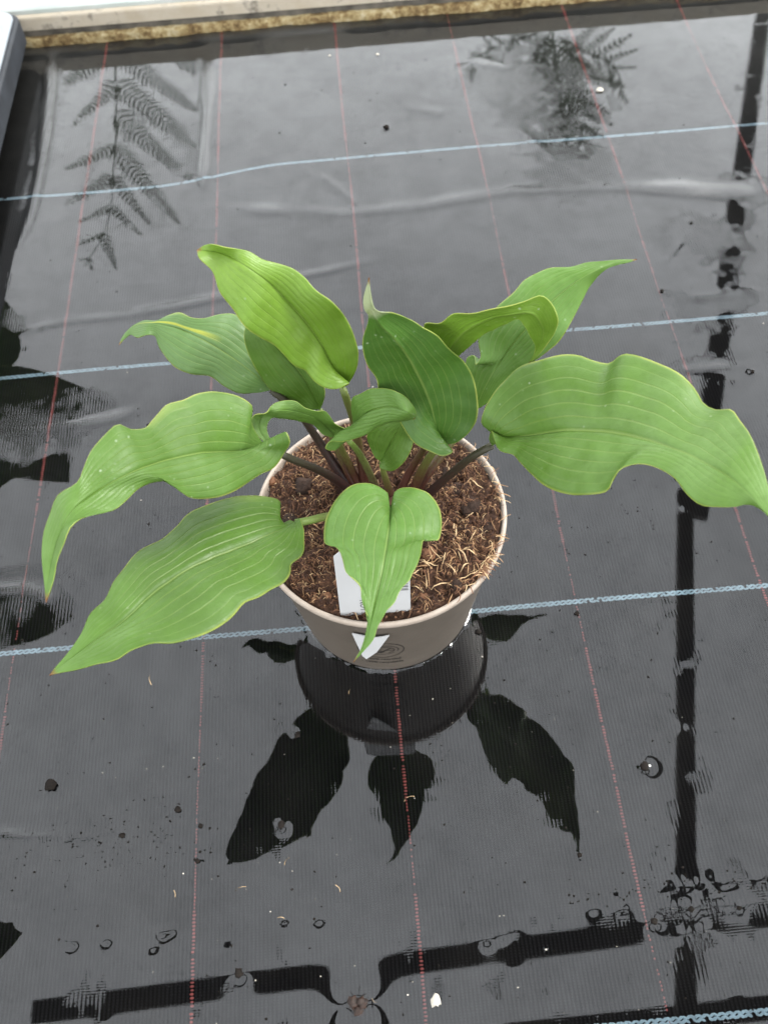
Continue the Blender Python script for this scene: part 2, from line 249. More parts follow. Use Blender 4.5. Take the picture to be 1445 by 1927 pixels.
  'l': [(0.0698, -0.0142, 0.2), (0.0671, -0.0167, 0.212), (0.0679, -0.0187, 0.22), (0.0687, -0.0246, 0.218), (0.0703, -0.0339, 0.2204), (0.076, -0.0387, 0.223), (0.0791, -0.0487, 0.2276), (0.0829, -0.0613, 0.2335), (0.0867, -0.0726, 0.2392), (0.0923, -0.0813, 0.245), (0.0992, -0.0889, 0.2522), (0.1061, -0.0936, 0.259), (0.1113, -0.0959, 0.2653), (0.1133, -0.0934, 0.2705), (0.1161, -0.0915, 0.276), (0.1228, -0.0907, 0.2774), (0.129, -0.0927, 0.2788), (0.1338, -0.0963, 0.28), (0.1385, -0.1042, 0.2821), (0.1408, -0.1144, 0.2843), (0.144, -0.1213, 0.286), (0.1502, -0.1258, 0.2892), (0.1565, -0.1285, 0.2923), (0.1623, -0.1292, 0.295), (0.1649, -0.1324, 0.2965), (0.168, -0.1428, 0.3)],
  'r': [(0.0698, -0.0142, 0.2), (0.0684, -0.0152, 0.215), (0.0628, -0.013, 0.22), (0.0638, -0.0101, 0.228), (0.0691, -0.0019, 0.2308), (0.0768, 0.0054, 0.234), (0.0852, 0.0079, 0.242), (0.0972, 0.0039, 0.252), (0.1087, 0.0041, 0.2548), (0.1174, -0.0002, 0.257), (0.124, -0.0068, 0.2591), (0.131, -0.0113, 0.261), (0.1341, -0.0135, 0.2688), (0.1359, -0.016, 0.273), (0.1427, -0.0199, 0.2747), (0.151, -0.0285, 0.2773), (0.1585, -0.0391, 0.28), (0.1637, -0.0496, 0.2791), (0.1659, -0.058, 0.2784), (0.1696, -0.0615, 0.278), (0.1745, -0.0673, 0.2843), (0.1744, -0.0789, 0.29), (0.1727, -0.0955, 0.298), (0.1727, -0.1063, 0.2984), (0.1722, -0.1148, 0.2988), (0.1708, -0.1264, 0.2993), (0.168, -0.1428, 0.3)]},
 'C': {'mid': [(0.0402, 0.0051, 0.18), (0.0376, 0.0069, 0.2), (0.0338, 0.0062, 0.223), (0.027, 0.0051, 0.2485), (0.0153, -0.001, 0.283), (0.0055, -0.0053, 0.3041), (0.003, -0.0063, 0.315), (0.0032, -0.0029, 0.33)],
  'l': [(0.0402, 0.0051, 0.18), (0.0448, -0.0031, 0.188), (0.0466, -0.0097, 0.19), (0.0411, -0.0116, 0.19), (0.0323, -0.0092, 0.193), (0.0235, -0.006, 0.1985), (0.0173, 0.0023, 0.205), (0.0125, 0.0054, 0.218), (0.0045, 0.0074, 0.235), (0.0042, 0.0073, 0.2413), (-0.0011, 0.0048, 0.26), (-0.0027, 0.0035, 0.2755), (0.0016, -0.0011, 0.303), (-0.0003, -0.0058, 0.313), (-0.0004, -0.0051, 0.3157), (0.0032, -0.0029, 0.33)],
  'r': [(0.0402, 0.0051, 0.18), (0.0446, 0.0028, 0.1824), (0.051, 0.001, 0.186), (0.0564, 0.0014, 0.1917), (0.0616, 0.003, 0.198), (0.0636, 0.0063, 0.208), (0.0629, 0.0104, 0.22), (0.0608, 0.0123, 0.231), (0.0551, 0.0132, 0.245), (0.0459, 0.0111, 0.2593), (0.039, 0.0099, 0.272), (0.0289, 0.0069, 0.284), (0.0243, 0.0058, 0.29), (0.0146, 0.0001, 0.3022), (0.0045, -0.0076, 0.315), (0.0037, -0.0061, 0.3197), (0.0032, -0.0029, 0.33)]},
 'H': {'mid': [(0.0468, 0.0334, 0.22), (0.0491, 0.025, 0.245), (0.0568, 0.0185, 0.266), (0.0678, 0.0158, 0.2756), (0.0773, 0.0095, 0.284), (0.0882, 0.0049, 0.288), (0.095, 0.0054, 0.278), (0.097, 0.0094, 0.26), (0.0927, 0.014, 0.238)],
  'l': [(0.0468, 0.0334, 0.22), (0.0502, 0.0302, 0.2255), (0.0539, 0.0284, 0.234), (0.0587, 0.0262, 0.243), (0.0688, 0.0193, 0.262), (0.0774, 0.0152, 0.2711), (0.0838, 0.0111, 0.278), (0.0859, 0.0088, 0.276), (0.0896, 0.0086, 0.268), (0.0948, 0.0114, 0.253), (0.0927, 0.014, 0.238)],
  'r': [(0.0468, 0.0334, 0.22), (0.0389, 0.0312, 0.242), (0.0337, 0.0313, 0.26), (0.042, 0.0225, 0.2691), (0.0489, 0.0197, 0.278), (0.057, 0.014, 0.2827), (0.066, 0.0107, 0.288), (0.0733, 0.009, 0.2904), (0.0839, 0.008, 0.294), (0.0929, 0.0074, 0.298), (0.0985, 0.0057, 0.2933), (0.1014, 0.001, 0.288), (0.1017, 0.0023, 0.2755), (0.0994, 0.0049, 0.264), (0.0965, 0.0091, 0.2504), (0.0927, 0.014, 0.238)]},
 'RB': {'mid': [(0.0684, 0.0419, 0.165), (0.077, 0.0456, 0.19), (0.089, 0.0534, 0.2075), (0.1031, 0.0576, 0.226), (0.1205, 0.0689, 0.2358), (0.1402, 0.0757, 0.246), (0.1548, 0.0824, 0.2455), (0.1714, 0.0853, 0.245)],
  'l': [(0.0684, 0.0419, 0.165), (0.0775, 0.042, 0.173), (0.0875, 0.046, 0.1882), (0.0935, 0.0461, 0.196), (0.1008, 0.0445, 0.2023), (0.111, 0.0448, 0.212), (0.1183, 0.0468, 0.218), (0.124, 0.0512, 0.224), (0.1273, 0.0551, 0.227), (0.1337, 0.0633, 0.233), (0.1419, 0.074, 0.2388), (0.1516, 0.0803, 0.244), (0.1577, 0.0825, 0.2443), (0.1665, 0.0838, 0.2448), (0.1714, 0.0853, 0.245)],
  'r': [(0.0684, 0.0419, 0.165), (0.0642, 0.0477, 0.1734), (0.0636, 0.0576, 0.186), (0.0656, 0.0626, 0.1951), (0.0684, 0.0609, 0.198), (0.0688, 0.05, 0.2009), (0.0724, 0.0549, 0.204), (0.0719, 0.0591, 0.206), (0.0717, 0.0632, 0.208), (0.0763, 0.0704, 0.2177), (0.0842, 0.0736, 0.227), (0.0957, 0.0794, 0.2328), (0.1013, 0.0842, 0.236), (0.1111, 0.0881, 0.2384), (0.1181, 0.0893, 0.24), (0.1307, 0.0867, 0.2422), (0.1408, 0.0873, 0.244), (0.1517, 0.0852, 0.246), (0.1642, 0.0858, 0.2454), (0.1714, 0.0853, 0.245)]},
 'G': {'mid': [(-0.0164, 0.007, 0.19), (-0.0088, 0.0021, 0.21), (0.0013, -0.0032, 0.23), (0.0121, -0.0043, 0.2323), (0.0192, -0.0105, 0.234), (0.0241, -0.0064, 0.222)],
  'l': [(-0.0164, 0.007, 0.19), (-0.0214, 0.0017, 0.1923), (-0.0248, -0.0029, 0.194), (-0.0302, -0.0053, 0.2005), (-0.0285, -0.0044, 0.204), (-0.0185, -0.0078, 0.208), (-0.0116, -0.0087, 0.2113), (-0.0061, -0.009, 0.214), (0.0017, -0.0064, 0.2171), (0.0094, -0.0059, 0.22), (0.0181, -0.0066, 0.2212), (0.0241, -0.0064, 0.222)],
  'r': [(-0.0164, 0.007, 0.19), (-0.0124, 0.0063, 0.1999), (-0.0119, 0.0069, 0.212), (-0.0122, 0.0086, 0.22), (-0.0111, 0.0096, 0.226), (-0.0052, 0.0078, 0.2321), (0.0005, 0.0057, 0.238), (0.0057, 0.0043, 0.2395), (0.0139, -0.0012, 0.242), (0.0197, -0.0023, 0.2369), (0.0236, -0.0058, 0.232), (0.0251, -0.0062, 0.2261), (0.0241, -0.0064, 0.222)]},
 'G2': {'mid': [(0.0035, 0.0096, 0.16), (0.0074, 0.0099, 0.1717), (0.0125, 0.0094, 0.186), (0.0171, 0.008, 0.2), (0.0196, 0.0095, 0.206)],
  'l': [(0.0035, 0.0096, 0.16), (-0.0, 0.0109, 0.164), (-0.0029, 0.0149, 0.17), (-0.0043, 0.0158, 0.1812), (-0.0007, 0.0155, 0.192), (0.0095, 0.0149, 0.1991), (0.0196, 0.0095, 0.206)],
  'r': [(0.0035, 0.0096, 0.16), (0.0018, 0.0063, 0.16), (0.0071, 0.0024, 0.16), (0.0152, -0.0015, 0.17), (0.0214, 0.0015, 0.1786), (0.0242, 0.0056, 0.186), (0.0239, 0.0081, 0.1952), (0.0196, 0.0095, 0.206)]}}
PETIOLES = {'A': [(-0.0081, 0.0198, 0.113), (-0.0102, 0.0265, 0.145), (-0.0116, 0.0302, 0.175), (-0.0145, 0.0317, 0.195), (-0.0165, 0.0309, 0.21)],
  'B': [(-0.0134, 0.0181, 0.113), (-0.0196, 0.0249, 0.13), (-0.0269, 0.0342, 0.155), (-0.0331, 0.0409, 0.18)],
  'D': [(-0.0163, 0.0193, 0.113), (-0.0251, 0.0255, 0.13), (-0.0368, 0.0345, 0.156), (-0.0491, 0.0387, 0.186), (-0.0624, 0.0447, 0.2)],
  'UL': [(-0.015, 0.016, 0.113), (-0.0253, 0.014, 0.135), (-0.0401, 0.0028, 0.17), (-0.0514, -0.004, 0.19), (-0.0585, -0.0058, 0.2)],
  'E': [(-0.0112, 0.0179, 0.113), (-0.0159, 0.0231, 0.132), (-0.0212, 0.0209, 0.16), (-0.0235, 0.0156, 0.182)],
  'FL': [(-0.0092, 0.0035, 0.113), (-0.023, -0.0139, 0.138), (-0.0374, -0.0277, 0.158), (-0.0467, -0.0359, 0.168), (-0.0527, -0.0377, 0.17)],
  'F': [(0.0087, 0.0069, 0.113), (0.009, -0.0077, 0.14), (0.0072, -0.0354, 0.18), (0.0051, -0.0627, 0.215)],
  'R': [(0.0287, 0.007, 0.113), (0.0388, 0.0007, 0.14), (0.0511, -0.0071, 0.17), (0.0619, -0.0137, 0.193), (0.0698, -0.0142, 0.2)],
  'C': [(0.0217, 0.0108, 0.113), (0.0267, 0.0112, 0.133), (0.0334, 0.007, 0.162), (0.0398, 0.0047, 0.18)],
  'H': [(0.013, 0.0131, 0.113), (0.0238, 0.0175, 0.14), (0.0328, 0.0179, 0.162), (0.0404, 0.0254, 0.19), (0.0467, 0.0326, 0.22)],
  'RB': [(0.0249, 0.014, 0.113), (0.0347, 0.0191, 0.13), (0.0522, 0.0309, 0.148), (0.0684, 0.0419, 0.165)],
  'G': [(0.0005, 0.0144, 0.113), (-0.005, 0.0162, 0.14), (-0.011, 0.0123, 0.17), (-0.016, 0.0065, 0.19)],
  'G2': [(0.0083, 0.006, 0.113), (0.0069, 0.0088, 0.13), (0.0044, 0.0081, 0.15), (0.0035, 0.0091, 0.16)]}
NEIGH = {'n1': {'mid': [(-0.4984, 0.3818, 0.16), (-0.4619, 0.4491, 0.23), (-0.3889, 0.4578, 0.25), (-0.3169, 0.4238, 0.24)],
  'l': [(-0.4984, 0.3818, 0.16), (-0.4815, 0.376, 0.21), (-0.4195, 0.4052, 0.24), (-0.363, 0.42, 0.245), (-0.3169, 0.4238, 0.24)],
  'r': [(-0.4984, 0.3818, 0.16), (-0.5056, 0.4944, 0.22), (-0.4515, 0.5153, 0.25), (-0.3794, 0.4818, 0.255), (-0.3169, 0.4238, 0.24)]},
 'n2': {'mid': [(-0.4446, 0.2631, 0.14), (-0.4175, 0.2959, 0.19), (-0.3827, 0.303, 0.2), (-0.338, 0.2671, 0.18)],
  'l': [(-0.4446, 0.2631, 0.14), (-0.4269, 0.254, 0.17), (-0.4042, 0.287, 0.19), (-0.3733, 0.28, 0.19), (-0.338, 0.2671, 0.18)],
  'r': [(-0.4446, 0.2631, 0.14), (-0.4469, 0.3293, 0.19), (-0.4057, 0.3154, 0.2), (-0.3652, 0.3354, 0.21), (-0.338, 0.2671, 0.18)]},
 'n3': {'mid': [(-0.459, 0.11, 0.15), (-0.4354, 0.1436, 0.22), (-0.3854, 0.1423, 0.24), (-0.3352, 0.1259, 0.23)],
  'l': [(-0.459, 0.11, 0.15), (-0.4515, 0.0922, 0.2), (-0.3985, 0.0978, 0.23), (-0.3549, 0.109, 0.23), (-0.3352, 0.1259, 0.23)],
  'r': [(-0.459, 0.11, 0.15), (-0.4731, 0.1877, 0.21), (-0.4272, 0.1897, 0.24), (-0.371, 0.1672, 0.24), (-0.3352, 0.1259, 0.23)]},
 'n4': {'mid': [(-0.4085, -0.1697, 0.15), (-0.398, -0.1792, 0.2), (-0.3685, -0.1888, 0.21), (-0.3358, -0.1917, 0.2)],
  'l': [(-0.4085, -0.1697, 0.15), (-0.391, -0.2192, 0.18), (-0.3642, -0.2193, 0.2), (-0.3482, -0.2064, 0.2), (-0.3358, -0.1917, 0.2)],
  'r': [(-0.4085, -0.1697, 0.15), (-0.4032, -0.1522, 0.18), (-0.3765, -0.1704, 0.2), (-0.3516, -0.1832, 0.2), (-0.3358, -0.1917, 0.2)]},
 'n5': {'mid': [(-0.5134, 0.5218, 0.18), (-0.5173, 0.6009, 0.24), (-0.4913, 0.6178, 0.26), (-0.4632, 0.5742, 0.26)],
  'l': [(-0.5134, 0.5218, 0.18), (-0.5071, 0.5037, 0.22), (-0.4858, 0.5099, 0.25), (-0.4651, 0.5354, 0.26), (-0.4632, 0.5742, 0.26)],
  'r': [(-0.5134, 0.5218, 0.18), (-0.5391, 0.6445, 0.24), (-0.523, 0.6795, 0.26), (-0.4921, 0.6491, 0.26), (-0.4632, 0.5742, 0.26)]}}
RIDGES = {'a': ([(-0.1774, 0.4895), (-0.0685, 0.4686), (-0.0121, 0.4562), (0.0789, 0.4592), (0.1718, 0.4708), (0.3069, 0.4585), (0.4183, 0.4484), (0.4519, 0.4466)], 1.9, 15), 'b': ([(-0.3596, 0.82), (-0.3527, 0.7176), (-0.3451, 0.5927), (-0.3452, 0.5005), (-0.3565, 0.4182)], 3.2, 10), 'c': ([(-0.1602, 0.7695), (-0.1577, 0.6686), (-0.16, 0.568), (-0.1606, 0.5078)], 2.8, 9), 'd': ([(-0.3623, 0.3137), (-0.2918, 0.3305), (-0.2291, 0.3325), (-0.1295, 0.348), (-0.06, 0.3661), (0.0328, 0.3821)], 1.9, 9), 'e': ([(-0.3442, 0.1969), (-0.3055, 0.1945), (-0.2723, 0.1981), (-0.2342, 0.2032), (-0.2056, 0.2093)], 2.7, 9), 'f': ([(-0.3189, 0.0336), (-0.2888, 0.033), (-0.2614, 0.0182)], 2.2, 11), 'g': ([(0.3073, 0.4602), (0.3603, 0.4445), (0.4363, 0.4329)], 2.0, 16), 'h': ([(0.3452, 0.3873), (0.3213, 0.3581), (0.3026, 0.3371)], 1.5, 5), 'i': ([(0.3095, 0.2914), (0.3396, 0.2878), (0.3953, 0.292)], 1.6, 11), 'j': ([(0.2759, 0.1994), (0.3105, 0.2006), (0.3663, 0.1987)], 1.6, 9), 'k': ([(0.0725, 0.6365), (0.0966, 0.6279), (0.1199, 0.6143)], 1.2, 12), 'm': ([(-0.2893, -0.1576), (-0.259, -0.1639), (-0.2218, -0.169), (-0.2038, -0.1652)], 2.0, 8), 'n': ([(0.1903, 0.5894), (0.2438, 0.4865), (0.2683, 0.4653)], 1.5, 12), 'o': ([(0.1462, -0.2475), (0.1772, -0.2479), (0.2263, -0.2512)], 1.2, 4), 'q': ([(-0.0318, 0.5274), (0.011, 0.4636)], 1.2, 8), 's': ([(0.1581, 0.7174), (0.2065, 0.6934), (0.2166, 0.6374), (0.1934, 0.6093)], 1.4, 9)}
DEB = {'crumb': [(-0.2488, -0.1317, 0.005), (-0.1583, -0.1567, 0.00269), (-0.142, -0.169, 0.00192), (-0.1961, -0.1706, 0.00231), (0.0488, 0.5987, 0.00346), (-0.1435, -0.1923, 0.00192), (0.1448, -0.0341, 0.00231), (0.112, -0.2108, 0.00192), (0.0673, -0.0423, 0.00269), (-0.0735, -0.1111, 0.00269), (0.1703, 0.2653, 0.00269), (0.2939, 0.302, 0.00231), (0.3473, 0.3952, 0.00192), (0.3493, 0.191, 0.00231), (-0.0441, 0.098, 0.00154), (-0.1995, 0.1901, 0.00192)],
  'bead': [(-0.115, -0.2626, 0.00654), (0.1685, -0.156, 0.00769), (-0.0632, -0.2352, 0.00308), (-0.2239, -0.2348, 0.005), (-0.2015, -0.2354, 0.00385), (-0.1653, -0.2338, 0.005), (-0.1585, -0.2328, 0.00308), (-0.1707, -0.2425, 0.00231), (-0.0863, -0.1733, 0.00615), (0.1141, -0.2441, 0.00269), (0.1326, -0.2463, 0.00346), (0.1512, -0.2552, 0.00538), (0.1634, -0.2477, 0.00346), (0.1766, -0.2501, 0.00462), (0.1817, -0.2632, 0.00385), (0.1988, -0.2508, 0.00385), (0.2071, -0.2521, 0.00346), (0.1694, -0.2646, 0.00308), (0.0432, -0.2563, 0.00385), (0.0537, -0.2547, 0.00269), (0.0615, -0.2529, 0.00192), (0.0796, -0.1573, 0.00269), (-0.0857, -0.2332, 0.00269), (-0.1227, -0.2428, 0.00192)],
  'white': [(0.0498, 0.7482, 0.00269), (-0.0093, 0.7545, 0.00192), (0.3029, 0.6359, 0.00538), (0.0072, -0.2886, 0.00423), (-0.0395, -0.187, 0.00154), (0.0536, -0.2437, 0.00231), (0.0564, -0.2436, 0.00154), (-0.0797, -0.2041, 0.00115), (0.1172, -0.2204, 0.00154), (0.0063, -0.1635, 0.00115), (-0.1836, -0.0539, 0.00154), (-0.1311, -0.1227, 0.00192), (-0.1107, -0.2131, 0.00192), (-0.2297, -0.2071, 0.00154), (-0.2135, -0.1255, 0.00154)],
  'shell': [(-0.0415, -0.286, 0.00769)]}
FERN = [{'base': (-0.418, 1.45, 0.0), 'fronds': [([(-0.4183, 1.42, 0.3081), (-0.4302, 1.4, 0.3591), (-0.4445, 1.37, 0.4289), (-0.4618, 1.34, 0.4905), (-0.4833, 1.31, 0.5551), (-0.5022, 1.28, 0.6099), (-0.5312, 1.25, 0.652), (-0.5774, 1.22, 0.6935)], 0.27, 8), ([(-0.438, 1.44, 0.3176), (-0.4891, 1.42, 0.323), (-0.5234, 1.4, 0.3403)], 0.1, 7), ([(-0.395, 1.44, 0.3108), (-0.3194, 1.42, 0.3426), (-0.2415, 1.4, 0.3975)], 0.1, 8)]}, {'base': (0.434, 1.45, 0.0), 'fronds': [([(0.4343, 1.42, 0.3791), (0.4537, 1.4, 0.4815), (0.4672, 1.36, 0.5415), (0.4826, 1.32, 0.6044), (0.4918, 1.28, 0.645)], 0.19, 13), ([(0.4412, 1.4, 0.3792), (0.4873, 1.36, 0.3871), (0.5356, 1.33, 0.4007), (0.5517, 1.3, 0.4224), (0.5444, 1.28, 0.4657)], 0.1, 9), ([(0.4289, 1.42, 0.3786), (0.3931, 1.38, 0.4071), (0.3572, 1.34, 0.4357), (0.327, 1.3, 0.4707)], 0.12, 10), ([(0.4122, 1.42, 0.3719), (0.3322, 1.38, 0.3747), (0.2673, 1.36, 0.39), (0.2483, 1.35, 0.421)], 0.09, 8), ([(0.4526, 1.38, 0.4573), (0.4938, 1.33, 0.5486), (0.5396, 1.28, 0.6202)], 0.08, 8)]}]
WISPS = [(-0.0813, -0.1954), (-0.1836, -0.0539), (-0.1107, -0.2115), (-0.033, -0.0794), (0.0064, -0.1624), (-0.0857, -0.2332), (-0.0485, -0.2202), (-0.0321, -0.2838), (-0.1576, -0.214)]

# ------------------------------------------------------------------ ground: membrane and the water lying on it
def seg_dist(X, Y, poly):
    D = np.full(X.shape, 9.); T = np.zeros(X.shape); L = 0.; tot = sum(math.dist(poly[i], poly[i+1]) for i in range(len(poly)-1))
    for (ax, ay), (bx, by) in zip(poly[:-1], poly[1:]):
        dx, dy = bx-ax, by-ay; l2 = dx*dx+dy*dy; t = np.clip(((X-ax)*dx+(Y-ay)*dy)/l2, 0, 1)
        d = np.hypot(X-ax-t*dx, Y-ay-t*dy); m = d < D; D = np.where(m, d, D); T = np.where(m, (L+t*math.sqrt(l2))/tot, T); L += math.sqrt(l2)
    return D, T
def vnoise(X, Y, sc_, seed=0):
    """smooth value noise"""
    r = np.random.default_rng(seed+11); n = 64; g = r.random((n, n))*2-1
    x = X*sc_+17.3; y = Y*sc_+9.1; xi = np.floor(x).astype(int); yi = np.floor(y).astype(int); fx = x-xi; fy = y-yi
    fx = fx*fx*(3-2*fx); fy = fy*fy*(3-2*fy); a = lambda i, j: g[i % n, j % n]
    return (a(xi, yi)*(1-fx)+a(xi+1, yi)*fx)*(1-fy)+(a(xi, yi+1)*(1-fx)+a(xi+1, yi+1)*fx)*fy
def membrane_h(X, Y):
    Z = -.0013+.00035*vnoise(X, Y, 7, 1)+.00015*vnoise(X, Y, 23, 2)
    Z += .00045*np.clip((Y-.45)/.4, 0, 1)
    for k, (poly, hmm, sg) in RIDGES.items():
        D, T = seg_dist(X, Y, poly); s = .72*sg/1000*(1+.25*vnoise(X, Y, 30, 5))
        env = np.clip(np.minimum(T, 1-T)*6+.15, 0, 1)
        Z += .78*hmm/1000*(.85+.3*vnoise(X, Y, 25, hash(k) % 50 if False else ord(k)))*env*np.exp(-(D/s)**2)
    e = np.clip((Y-.795)/.03, 0, 1); e = e*e*(3-2*e)
    Z += e*(.0008+.0012*vnoise(X, Y*0, 9, 8)+.0008*vnoise(X, Y*0, 21, 9))
    return Z
def water_h(X, Y):
    Mh = membrane_h(X, Y); k = .00022
    return k*np.log1p(np.exp(np.clip((Mh+.00068)/k, -30, 30)))+.00001*vnoise(X, Y, 12, 21)
def thin_h(X, Y):
    """0 where water stands, 1 where the film is so thin that the weave shows through it"""
    Mh = membrane_h(X, Y); T = np.clip((Mh+.00075)/.0011, 0, 1)
    for px, py, sx_, sy_, am in PATCH:
        g = np.exp(-((X-px)/sx_)**2-((Y-py)/sy_)**2)
        T = np.maximum(T, am*np.clip(g*1.5-.30+.55*vnoise(X, Y, 60, 33)+.35*vnoise(X, Y, 170, 34), 0, 1))
    return T
x0, x1, y0, y1 = -.60, .66, -.36, .842
xs = np.arange(x0, x1, .004); ys = np.arange(y0, y1, .004)
X, Y = np.meshgrid(xs, ys); Z = membrane_h(X, Y)
me = npmesh('membrane', np.stack([X.ravel(), Y.ravel(), Z.ravel()], 1), gridquads(len(ys), len(xs)))
t = NT('woven_membrane'); o = t.obj(); P = t.sep(o)
rib = t.math('SINE', t.math('MULTIPLY', P[0], 2*math.pi/.0026)); wef = t.math('SINE', t.math('MULTIPLY', P[1], 2*math.pi/.0017))
wv = t.math('MULTIPLY', t.math('MULTIPLY_ADD', rib, .5, .5), t.math('MULTIPLY_ADD', wef, .3, .7))
gr = t.noise(o, 14, 4); fine = t.noise(o, 700, 2)
c = t.mix(wv, (.008, .008, .0085, 1), (.024, .024, .0255, 1))
c = t.mix(t.math('MULTIPLY', t.range(gr, .45, .8), .5), c, (.030, .028, .025, 1))
far_haze = t.math('MULTIPLY', t.range(P[1], .30, .80), t.range(t.noise(o, 6, 5, .65), .30, .62, .35, 1.))  # haze painted into the far membrane's colour, standing in for brighter reflection there
c = t.mix(t.math('MULTIPLY', far_haze, .75), c, (.085, .086, .082, 1))
dry = t.range(P[2], -.0003, .0006)
nm = t.bump(t.math('ADD', t.math('MULTIPLY', wv, 1.0), t.math('MULTIPLY', fine, .5)), .55, .0006)
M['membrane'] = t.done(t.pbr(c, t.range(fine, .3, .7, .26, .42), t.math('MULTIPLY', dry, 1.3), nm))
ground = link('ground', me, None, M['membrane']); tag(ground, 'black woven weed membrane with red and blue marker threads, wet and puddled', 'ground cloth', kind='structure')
# big floor under everything
fm = mesh('floor', [(-9, -9, -.02), (9, -9, -.02), (9, 9, -.02), (-9, 9, -.02)], [(0, 1, 2, 3)], False)
tag(link('floor', fm, None, simple('dark_floor', (.03, .03, .03), .8)), 'dark floor beneath and beyond the membrane', 'floor', kind='structure')

# marker threads (woven tape, each line one part of the membrane)
def stitches(name, pts, mat):
    """pts: list of (cx, cy, halflen along dir, halfwidth, angle)"""
    V = []; F = []
    A = np.array(pts); Zc = membrane_h(A[:, 0], A[:, 1])+.00025
    for (cx, cy, a, b, an), z in zip(pts, Zc):
        ca, sa = math.cos(an), math.sin(an); n0 = len(V)
        for lx, ly, lz in ((-a, 0, 0), (-a*.5, -b, 0), (a*.5, -b, 0), (a, 0, 0), (a*.5, b, 0), (-a*.5, b, 0), (-a*.45, 0, .0004), (a*.45, 0, .0004)):
            V.append((cx+ca*lx-sa*ly, cy+sa*lx+ca*ly, z+lz))
        F += [(n0, n0+1, n0+6), (n0+1, n0+2, n0+7, n0+6), (n0+2, n0+3, n0+7), (n0+3, n0+4, n0+7), (n0+4, n0+5, n0+6, n0+7), (n0+5, n0, n0+6)]
    return link(name, mesh(name, V, F, False), ground, mat)
M['red'] = simple('red_thread', (.36, .085, .078), .6, .3, 90)
M['blue'] = simple('blue_thread', (.38, .54, .63), .55, .25, 200)
for i in range(-1, 7):
    xr = (i-1.9905)*.146; pts = []
    y = y0
    while y < .832:
        fade = vnoise(np.array([xr]), np.array([y]), 11, 40+i)[0]
        if random.random() < .93-.5*max(0, fade-.25):
            k = .55 if fade > .3 else 1
            xw = .0014*vnoise(np.array([xr]), np.array([y]), 6, 60+i)[0]+.0006*vnoise(np.array([xr]), np.array([y]), 20, 70+i)[0]
            pts.append((xr+xw+random.gauss(0, .00012), y, .00082*random.uniform(.8, 1.1), (.0012+.0007*max(0, y))*k*random.uniform(.8, 1.1), math.pi/2))
        y += .0022
    stitches('red_thread', pts, M['red'])
for j in range(0, 4):
    yb = -j*1.96636*.146+3.77*.146; pts = []; x = x0; n = 0
    while x < x1:
        yo = .0022*vnoise(np.array([x]), np.array([yb]), 5, 90+j)[0]
        if j == 0:   # topmost line sags at the left
            u = min(max((-.06-x)/.16, 0), 1); yo += -.021*(u*u*(3-2*u))*1.0
        for sgn in (-1, 1):
            if random.random() < .96:
                pts.append((x+(.0011 if sgn > 0 else 0), yb+yo+sgn*.00105, .00175*random.uniform(.85, 1.1), .00088*random.uniform(.8, 1.15), .55*(1 if (n+(sgn > 0)) % 2 else -1)))
        x += .0024; n += 1
    stitches('blue_thread', pts, M['blue'])

# water sheet with menisci round crumbs and the pot
RB, RT, HP = .0675, .0863, .1168
xs = -.50+.002*np.arange(551); ys = np.concatenate([-.344+.002*np.arange(282), np.arange(.221, .831, .0034)])
X, Y = np.meshgrid(xs, ys); Z = water_h(X, Y)
ia, ib, ja, jb = 205, 295, 127, 217          # square hole round the pot, filled by rays running from its wall
ring = [(ja, i) for i in range(ia, ib)]+[(j, ib) for j in range(ja, jb)]+[(jb, i) for i in range(ib, ia, -1)]+[(j, ia) for j in range(jb, ja, -1)]
NRAD = 34
beads = [(x, y, r*.62, .8) for x, y, r in DEB['bead']]+[(x, y, r*.9, .7) for x, y, r in DEB['crumb']]+[(x, y, r*1.6, 1.5) for x, y, r in DEB['shell']]
for _ in range(70):
    beads.append((rng.uniform(-.27, .27), rng.uniform(-.33, .25), rng.uniform(.0005, .0013), rng.uniform(.2, .5)))
for _ in range(60):   # drips along the raised line at lower right and the gritty patches at left
    beads.append((rng.uniform(.11, .23), -.2335+rng.normal(0, .0032), rng.uniform(.0006, .0013), rng.uniform(.2, .5)))
for _ in range(140):
    beads.append((-.20+rng.normal(0, .05), -.175+rng.normal(0, .016), rng.uniform(.0007, .0016), rng.uniform(.3, .7)))
for bx, by, r, am in beads:
    i0, i1 = np.searchsorted(xs, (bx-5*r-.012, bx+5*r+.012)); j0, j1 = np.searchsorted(ys, (by-5*r-.012, by+5*r+.012))
    if i1 <= i0 or j1 <= j0: continue
    sl = (slice(j0, j1), slice(i0, i1)); d = np.hypot(X[sl]-bx, Y[sl]-by)
    Z[sl] += am*.0010*min(1., r/.004)*np.exp(-np.maximum(d-r*.6, 0)/(.0016+.25*r))
T = thin_h(X, Y)
PX = np.zeros((NRAD, len(ring))); PY = PX.copy()
for c_, (j_, i_) in enumerate(ring):
    bx, by = X[j_, i_], Y[j_, i_]; rb = math.hypot(bx, by)
    for q in range(NRAD):
        rr_ = RB-.0006+(rb-RB+.0006)*(q/NRAD)**1.8; PX[q, c_] = bx/rb*rr_; PY[q, c_] = by/rb*rr_
PZ = water_h(PX, PY); d = np.hypot(PX, PY); th = np.arctan2(PX, -PY)
men = np.clip(.55+.55*vnoise(th*1.4, d*0, 3, 31)+.30*vnoise(th*1.4, d*0, 9, 32), .12, 1.1)
men *= np.where(th > .35, .62, 1.); PZ += .0021*men*np.exp(-np.maximum(d-RB, 0)/(.0016+.0014*men))*np.clip((.088-d)/.01, 0, 1); PT = thin_h(PX, PY)
ny, nx = X.shape; Q = gridquads(ny, nx); qi = Q[:, 0] % nx; qj = Q[:, 0]//nx
